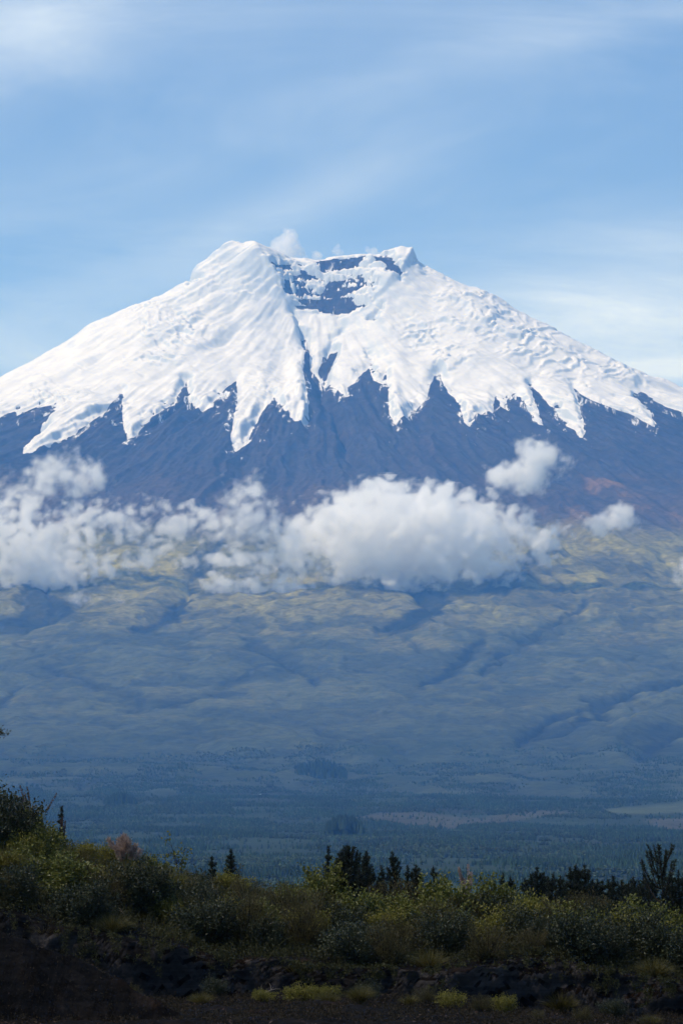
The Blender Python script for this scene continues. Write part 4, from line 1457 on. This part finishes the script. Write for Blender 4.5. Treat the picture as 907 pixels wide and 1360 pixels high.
def build_plants():
    protos = {}

    def plant(kind, key, builder, name, cat, label, u, d, s, group=None, variant=0, sz=None):
        kk = (key, variant)
        loc = spot(u, d)
        rz = rng.uniform(0, 6.28)
        sc_ = (s, s, s * (sz or 1.0))
        if kk not in protos:
            protos[kk] = make_thing(name, builder(), label, cat, loc, rz, 1.0, group)
            protos[kk].scale = sc_
            return protos[kk]
        r = dup(protos[kk], label, loc, rz, sc_, group)
        return r

    B = lambda k, lab, u, d, s, var=0, sz=None, grp='shrubs along the crest of the bank': plant(
        k, k, lambda: bush(k), {'broad': 'broadleaf_shrub', 'yellow': 'yellow_green_shrub', 'dark': 'dark_shrub', 'heath': 'heath_shrub'}[k], 'shrub', lab, u, d, s, grp, var, sz)
    for a in SHRUBS:
        B(*a)
    # filler shrubs that nothing tells apart
    fill = rng.permutation(96)
    i = 0
    for j in fill:
        u = -40 + j * (1000 / 96) + rng.uniform(-6, 6)
        row = (i * 7) % 4
        d = (96.3, 98.2, 100.8, 104.0)[row] + rng.uniform(-.8, .8)
        k = (('dark', 'heath', 'dark') if row == 0 else ('heath', 'dark', 'broad', 'yellow') if row == 1 else ('broad', 'yellow', 'heath', 'broad', 'dark'))[(i // 4) % (3, 4, 5, 5)[row]]  # dark kinds in the front rows stand in for shade under the crest
        lab = {'heath': 'low brownish heath shrub merging into the thicket along the bank crest', 'dark': 'low dark green shrub merging into the thicket along the bank crest',
               'broad': 'low leafy green shrub merging into the thicket along the bank crest', 'yellow': 'low yellow green shrub merging into the thicket along the bank crest'}[k]
        B(k, lab, u, d, rng.uniform(.75, 1.25) * (1, 1, .9, .62)[row], i % 2, rng.uniform(.7, 1.05),
          {'heath': 'heath shrubs of the thicket', 'dark': 'dark shrubs of the thicket', 'broad': 'leafy shrubs of the thicket', 'yellow': 'yellow green shrubs of the thicket'}[k])
        i += 1
    for v, (lab, u, d, s, sz) in enumerate(TUSSOCKS):
        plant('t', 'tuss', lambda: [('blades', tussock().mesh('blades'), 'blade')], 'tussock_grass', 'grass tussock', lab, u, d, s, 'grass tussocks on the bank', v % 2, sz)
    for i, (lab, u, d, h, wh, arms, up, spr, bu, bare) in enumerate(PINES):
        make_thing('pine_sapling', pine(h * (1.13 if u > 650 else 1.04), wh, arms, up, spr, bu, bare, 200 + i), lab, 'pine sapling', spot(u, d), rng.uniform(0, 6), 1.0, 'pine saplings on the bank')
    fr = None
    for i, (u, d, s_) in enumerate(FRINGE):
        lab = 'small dark pine in the fringe of low pine tops along the right crest'
        if i < 3:
            fr = [make_thing('pine_sapling', pine(1.0, 8, 6, 1.2, .30, 1.2, 0, 400 + i), lab, 'pine sapling', spot(u, d), 0, s_ * 1.2, 'fringe of small pines')] + (fr or [])
        else:
            dup(fr[i % 3], lab, spot(u, d), rng.uniform(0, 6), s_ * 1.2, 'fringe of small pines')
    make_thing('plume_grass', [('blades', tussock(600, .75, .5).mesh('blades'), 'blade')] + plume_parts(22, (.70, 1.02), .36, .22, .075),
               'pampas clump with fluffy pink plumes on the left part of the crest', 'plume grass', spot(170, 102), 0, 1.02)
    make_thing('plume_grass', [('blades', tussock(400, .5, .35).mesh('blades'), 'blade')] + plume_parts(9, (.6, .95), .2, .34, .03),
               'clump of narrow upright pink plumes among the right hand shrubs', 'plume grass', spot(625, 102.5), 0, 1.1)
    make_thing('spike_flower', plume_parts(11, (.7, 1.25), .42, .42, .028, 'spike', 'flower_spike'),
               'cluster of stiff brownish flower spikes beside the left corner bush', 'flower spikes', spot(46, 102.5), 0, 0.95)
    make_thing('spike_flower', plume_parts(5, (.6, .9), .16, .30, .025, 'spike', 'flower_spike'),
               'sparse thin flower spikes just above the grass left of the pampas clump', 'flower spikes', spot(84, 103), 0, 0.8)
    make_thing('sapling', twiggy(1.0, 130, 'broad_leaf', .075), 'thin leafy sapling standing alone above the crest right of the pampas clump', 'sapling', spot(240, 103.5), 0, 1.05)
    make_thing('sapling', twiggy(.8, 120, 'heath_leaf', .06), 'thin bare topped sapling between the twin dark pines and the middle pine', 'sapling', spot(318, 104), 0, .75)
    for lab, u, d, s, rz in (('bleached fork of dead wood stuck in the grass under the pampas clump', 172, 97.2, .55, 1.9), ('pale dead branch leaning on the foot of the bank', 335, 92.6, .62, .3),
                             ('dead branch lying along the lip under the middle shrubs', 470, 96.2, .6, .1)):
        o = link('dead_branch', dead_branch(), MAT['dead'])
        o.location = spot(u, d, .02)
        o.rotation_euler = (0, 0, rz)
        o.scale = (s,) * 3
        tag(o, lab, 'dead branch', 'dead branches on the bank')
    # overhanging tree tip at the left edge
    g, s = Geo(), Geo()
    t = np.linspace(0, 1, 10)[:, None]
    p = np.array([-1.15, 0, -2.6]) * (1 - t) + np.array([0, 0, 0]) * t + np.array([-.25, 0, 0]) * np.sin(t * 3.1)
    s.tube(p, np.linspace(.035, .004, 10), 6, .4)
    for k in range(4, 10):
        for e in range(3):
            q = p[k] + unit(rng.standard_normal(3) + np.array([.2, 0, .8])) * rng.uniform(.12, .26)
            s.tube(np.stack([p[k], (p[k] + q) / 2, q]), [.006, .004, .003], 4, .4)
            m = 26
            g.leaves(p[k] + (q - p[k]) * rng.random((m, 1)) + rng.standard_normal((m, 3)) * .03, unit(rng.standard_normal((m, 3)) + np.array([0, 0, .5])), .07, .02, rng.random(m))
    root = empty('small_tree', ((3 - 454) * K * 100, 100, (1120 - 975) * K * 100))
    tag(root, 'slim tree at the left edge whose tip leans into view', 'tree')
    link('trunk', s.mesh('trunk'), MAT['bark'], root)
    link('crown', g.mesh('crown'), MAT['dark_leaf'], root)


# (kind, label, u, d, size, variant, height factor)
SHRUBS = [
    ('dark', 'tall dark bush in the left corner below the tree tip', 10, 101.5, 1.3, 0, 1.0),
    ('dark', 'dark bush cut by the left edge beside the left corner bush', -12, 100.5, 1.35, 1, 1.0),
    ('broad', 'leafy bush right of the left corner bush beside the flower spikes', 32, 102.5, .95, 0, .9),
    ('broad', 'wide green bush on the slope under the flower spikes', 75, 99, .95, 0, .8),
    ('yellow', 'olive bush on the slope just left below the pampas clump', 120, 99.5, .9, 0, .85),
    ('broad', 'dense green bush at the lip of the bank at far left', 30, 98.5, .9, 1, .9),
    ('broad', 'silvery leafed bush close right of the pampas clump', 205, 102.6, .8, 1, .95),
    ('dark', 'shaded dark bush at the lip under the lone leafy sapling', 258, 99.2, .95, 1, .9),
    ('yellow', 'yellowish bush at the lip left of the middle shrubs', 300, 99.5, .8, 1, .9),
    ('heath', 'brown heath bush below the twin dark pines', 330, 100.5, .95, 0, .95),
    ('heath', 'wide heath bush on the slope left of the middle pine', 380, 100, 1.05, 1, .9),
    ('broad', 'tall pale leaved bush rising left of the middle pine', 432, 103, 1.0, 0, 1.05),
    ('dark', 'dark rounded bush hanging over the lip below the middle pine', 455, 98.4, 1.0, 0, .9),
    ('heath', 'upright heath bush between the middle pine and the round green bush', 525, 101.5, 1.0, 0, 1.0),
    ('yellow', 'yellow green bush at the lip left of the round green bush', 508, 98.8, .8, 0, .9),
    ('broad', 'large round green bush left below the narrow pink plumes', 590, 100.5, 1.25, 0, .95),
    ('broad', 'full green bush right below the narrow pink plumes', 655, 101.3, 1.1, 1, .95),
    ('yellow', 'drooping yellow green bush on the lip below the narrow pink plumes', 662, 97.9, .95, 1, .9),
    ('dark', 'dark bush left of the first right hand pine', 690, 100.6, .9, 1, .9),
    ('broad', 'bush with glinting leaves under the first right hand pine', 712, 100, 1.0, 0, .95),
    ('yellow', 'bright yellow green bush below the pair of leaning pines', 765, 99.8, .95, 0, .95),
    ('yellow', 'small bright bush low on the lip below the pair of leaning pines', 795, 97.6, .75, 1, .8),
    ('dark', 'dark pointed bush between the right hand yellow green bushes', 812, 99.6, .95, 0, 1.05),
    ('broad', 'green bush under the small pines left of the tallest pine', 845, 100.5, 1.05, 1, .9),
    ('broad', 'green bush at the right edge below the tallest pine', 893, 99.8, 1.1, 0, .95),
    ('yellow', 'orange tinged bush hanging on the lip at the right edge', 905, 97.9, .8, 0, .85),
    ('yellow', 'bright low bush on the foot of the bank right of the pale dead branch', 400, 92.3, .62, 0, .75),
    ('yellow', 'low straggling bush on the foot of the bank under the pale dead branch', 350, 92.0, .4, 1, .8),
    ('yellow', 'small sunlit bush on the foot of the bank below the round green bush', 600, 91.6, .5, 0, .95),
    ('yellow', 'small bush on the foot of the bank below the drooping lip bush', 668, 91.8, .42, 1, 1.1),
    ('heath', 'dry brown shrub on the foot of the bank between the two small sunlit bushes', 640, 91.0, .45, 0, .8),
    ('heath', 'low shrub on the foot of the bank at lower right', 775, 91.0, .45, 1, .8),
    ('yellow', 'second bright low bush touching the bright low bush beside the pale dead branch', 432, 92.0, .5, 1, .8),
    ('heath', 'wide brown shrub spreading on the foot of the bank left of the small sunlit bush', 565, 92.2, .5, 1, .7),
    ('dark', 'dark shrub against the foot of the bank below the dark pointed bush', 815, 92.8, .5, 0, .8),
    ('dark', 'dark shrub against the foot of the bank below the lone leafy sapling', 285, 93.2, .5, 1, .8),
    ('dark', 'dark shrub against the foot of the bank below the middle pine', 490, 93.2, .55, 1, .8),
    ('heath', 'dry weed at the upper end of the dark spoil heap', 18, 85.2, .3, 0, 1.0),
    ('heath', 'dry weed half way down the edge of the dark spoil heap', 118, 85.0, .26, 1, 1.0),
    ('heath', 'twiggy weed at the lower end of the dark spoil heap', 178, 84.8, .3, 0, 1.1),
    ('heath', 'small dry shrub on the bare soil at the bottom right edge', 715, 90.0, .36, 0, .8)]
TUSSOCKS = [
    ('ragged tussock hanging over the lip at the far left of the bank', 60, 95.5, .6, .8),
    ('ragged tussock hanging over the lip under the pampas clump', 150, 95.5, .6, .8),
    ('ragged tussock hanging over the lip left of the dark rounded bush', 395, 95.4, .6, .8),
    ('ragged tussock hanging over the lip under the round green bush', 570, 95.4, .62, .8),
    ('ragged tussock hanging over the lip under the pair of leaning pines', 745, 95.4, .6, .8),
    ('ragged tussock hanging over the lip under the tallest pine', 868, 95.5, .62, .8),
    ('short straw tuft on the foot of the bank left of the sunlit tuft', 436, 91.2, .35, .8),
    ('short straw tuft on the foot of the bank at lower right corner', 862, 91.0, .35, .8),
    ('thin straw tuft at the base of the dark bank near the spoil heap', 268, 91.5, .35, .9),
    ('thin straw tuft on the bare soil right of the sunlit tuft', 545, 89.6, .3, .9),
    ('large shaggy tussock on the crest between pampas clump and lone sapling', 222, 100.6, 1.0, .95),
    ('dark shaggy tussock on the slope left of the pampas clump', 100, 98.8, .95, .9),
    ('tussock at the foot of the pampas clump', 168, 101.0, .85, .95),
    ('brownish tussock on the slope below the lone leafy sapling', 245, 98.5, .75, .9),
    ('tussock under the tall pale leaved bush', 420, 99.3, .8, .9),
    ('sunlit yellow grass tuft at the bottom edge', 478, 90.2, .42, 1.0),
    ('tussock between the round green bush and the drooping lip bush', 628, 98.4, .75, .9),
    ('grass tuft on the slope above the right hand grey soil', 850, 98.2, .7, .9),
    ('grass tussock at far left below the corner bush', 5, 98.4, .9, .9),
    ('fine grass tuft left of the yellow green bush by the middle pine', 490, 100.6, .7, 1.0)]
# label, u, d, height, whorls, arms, up, spread, bushy, bare
PINES = [
    ('tallest pine, with bare curved side arms, near the right edge', 878, 101.5, 1.75, 6, 5, 1.15, .40, .9, .45),
    ('bushy pine cut by the right edge beside the tallest pine', 903, 102, 1.25, 6, 6, 1.2, .36, 1.2, 0),
    ('dense first right hand pine with three close tops', 714, 103, 1.12, 6, 6, 1.6, .34, 1.4, 0),
    ('slim pine close right of the dense first right hand pine', 733, 103.4, 1.0, 6, 5, 1.3, .26, 1.1, 0),
    ('left one of the pair of leaning pines', 757, 103, 1.15, 7, 5, 1.3, .25, 1.1, 0),
    ('right one of the pair of leaning pines, the broader one', 775, 103, 1.15, 6, 6, 1.6, .36, 1.3, 0),
    ('low pine just right of the pair of leaning pines', 800, 103.2, .92, 6, 5, 1.3, .28, 1.1, 0),
    ('pointed pine midway between the leaning pair and the tallest pine', 816, 103.4, 1.05, 7, 5, 1.2, .24, 1.1, 0),
    ('short pine with an open top left of the tallest pine', 834, 103, .88, 5, 5, 1.4, .30, .9, .2),
    ('sparse pine close left of the tallest pine', 848, 102.4, .95, 6, 5, 1.4, .28, 1.0, .2),
    ('middle pine, tall and dark with several upright arms', 464, 103, 1.42, 7, 6, 1.5, .30, 1.15, .1),
    ('lower pine touching the middle pine on its right', 479, 102.6, 1.05, 6, 5, 1.5, .26, 1.1, 0),
    ('small pine top left of the slender mid crest pine', 508, 103.2, .95, 6, 5, 1.0, .22, 1.2, 0),
    ('slender pointed pine right of the middle pine', 523, 103.5, 1.18, 7, 5, 1.0, .22, 1.2, .1),
    ('small dark pine top right of the slender pointed pine', 543, 103.2, .92, 5, 5, 1.0, .24, 1.3, 0),
    ('narrow dark pine, right one of the twin dark pines left of the middle', 307, 104, .95, 7, 5, .9, .22, 1.5, 0),
    ('blunt dark pine, left one of the twin dark pines left of the middle', 283, 104, .82, 5, 5, 1.1, .26, 1.3, 0),
    ('tiny pine top showing beside the tall pale leaved bush', 437, 104.3, 1.12, 5, 5, 1.0, .18, 1.1, 0),
    ('tiny pine top between the full green bush and the first right hand pine', 668, 103.6, .86, 5, 5, 1.0, .20, 1.1, 0),
    ('tiny pine top left of the narrow pink plumes', 577, 103.8, .95, 5, 5, 1.1, .20, 1.0, 0),
    ('tiny pine top right of the flower spikes', 82, 104.2, .9, 5, 5, 1.0, .16, 1.0, 0)]


FRINGE = [(697, 104, .8), (706, 102.6, .95), (724, 104.2, .9), (744, 104, .85), (766, 104.2, 1.0), (786, 103.8, .85), (792, 104.5, .8), (808, 104.2, .82), (825, 103.8, .85),
          (841, 104.4, .82), (857, 104, .9), (866, 103.2, .95), (890, 103.6, 1.0), (914, 103.4, 1.1), (678, 104.4, .74), (553, 104.2, .8), (488, 104.2, .9), (452, 104.3, .85)]

build_materials()
build_mountain()
build_ground()
build_forest()
build_haze()
build_undergrowth()
build_litter()
build_plants()
build_clouds()
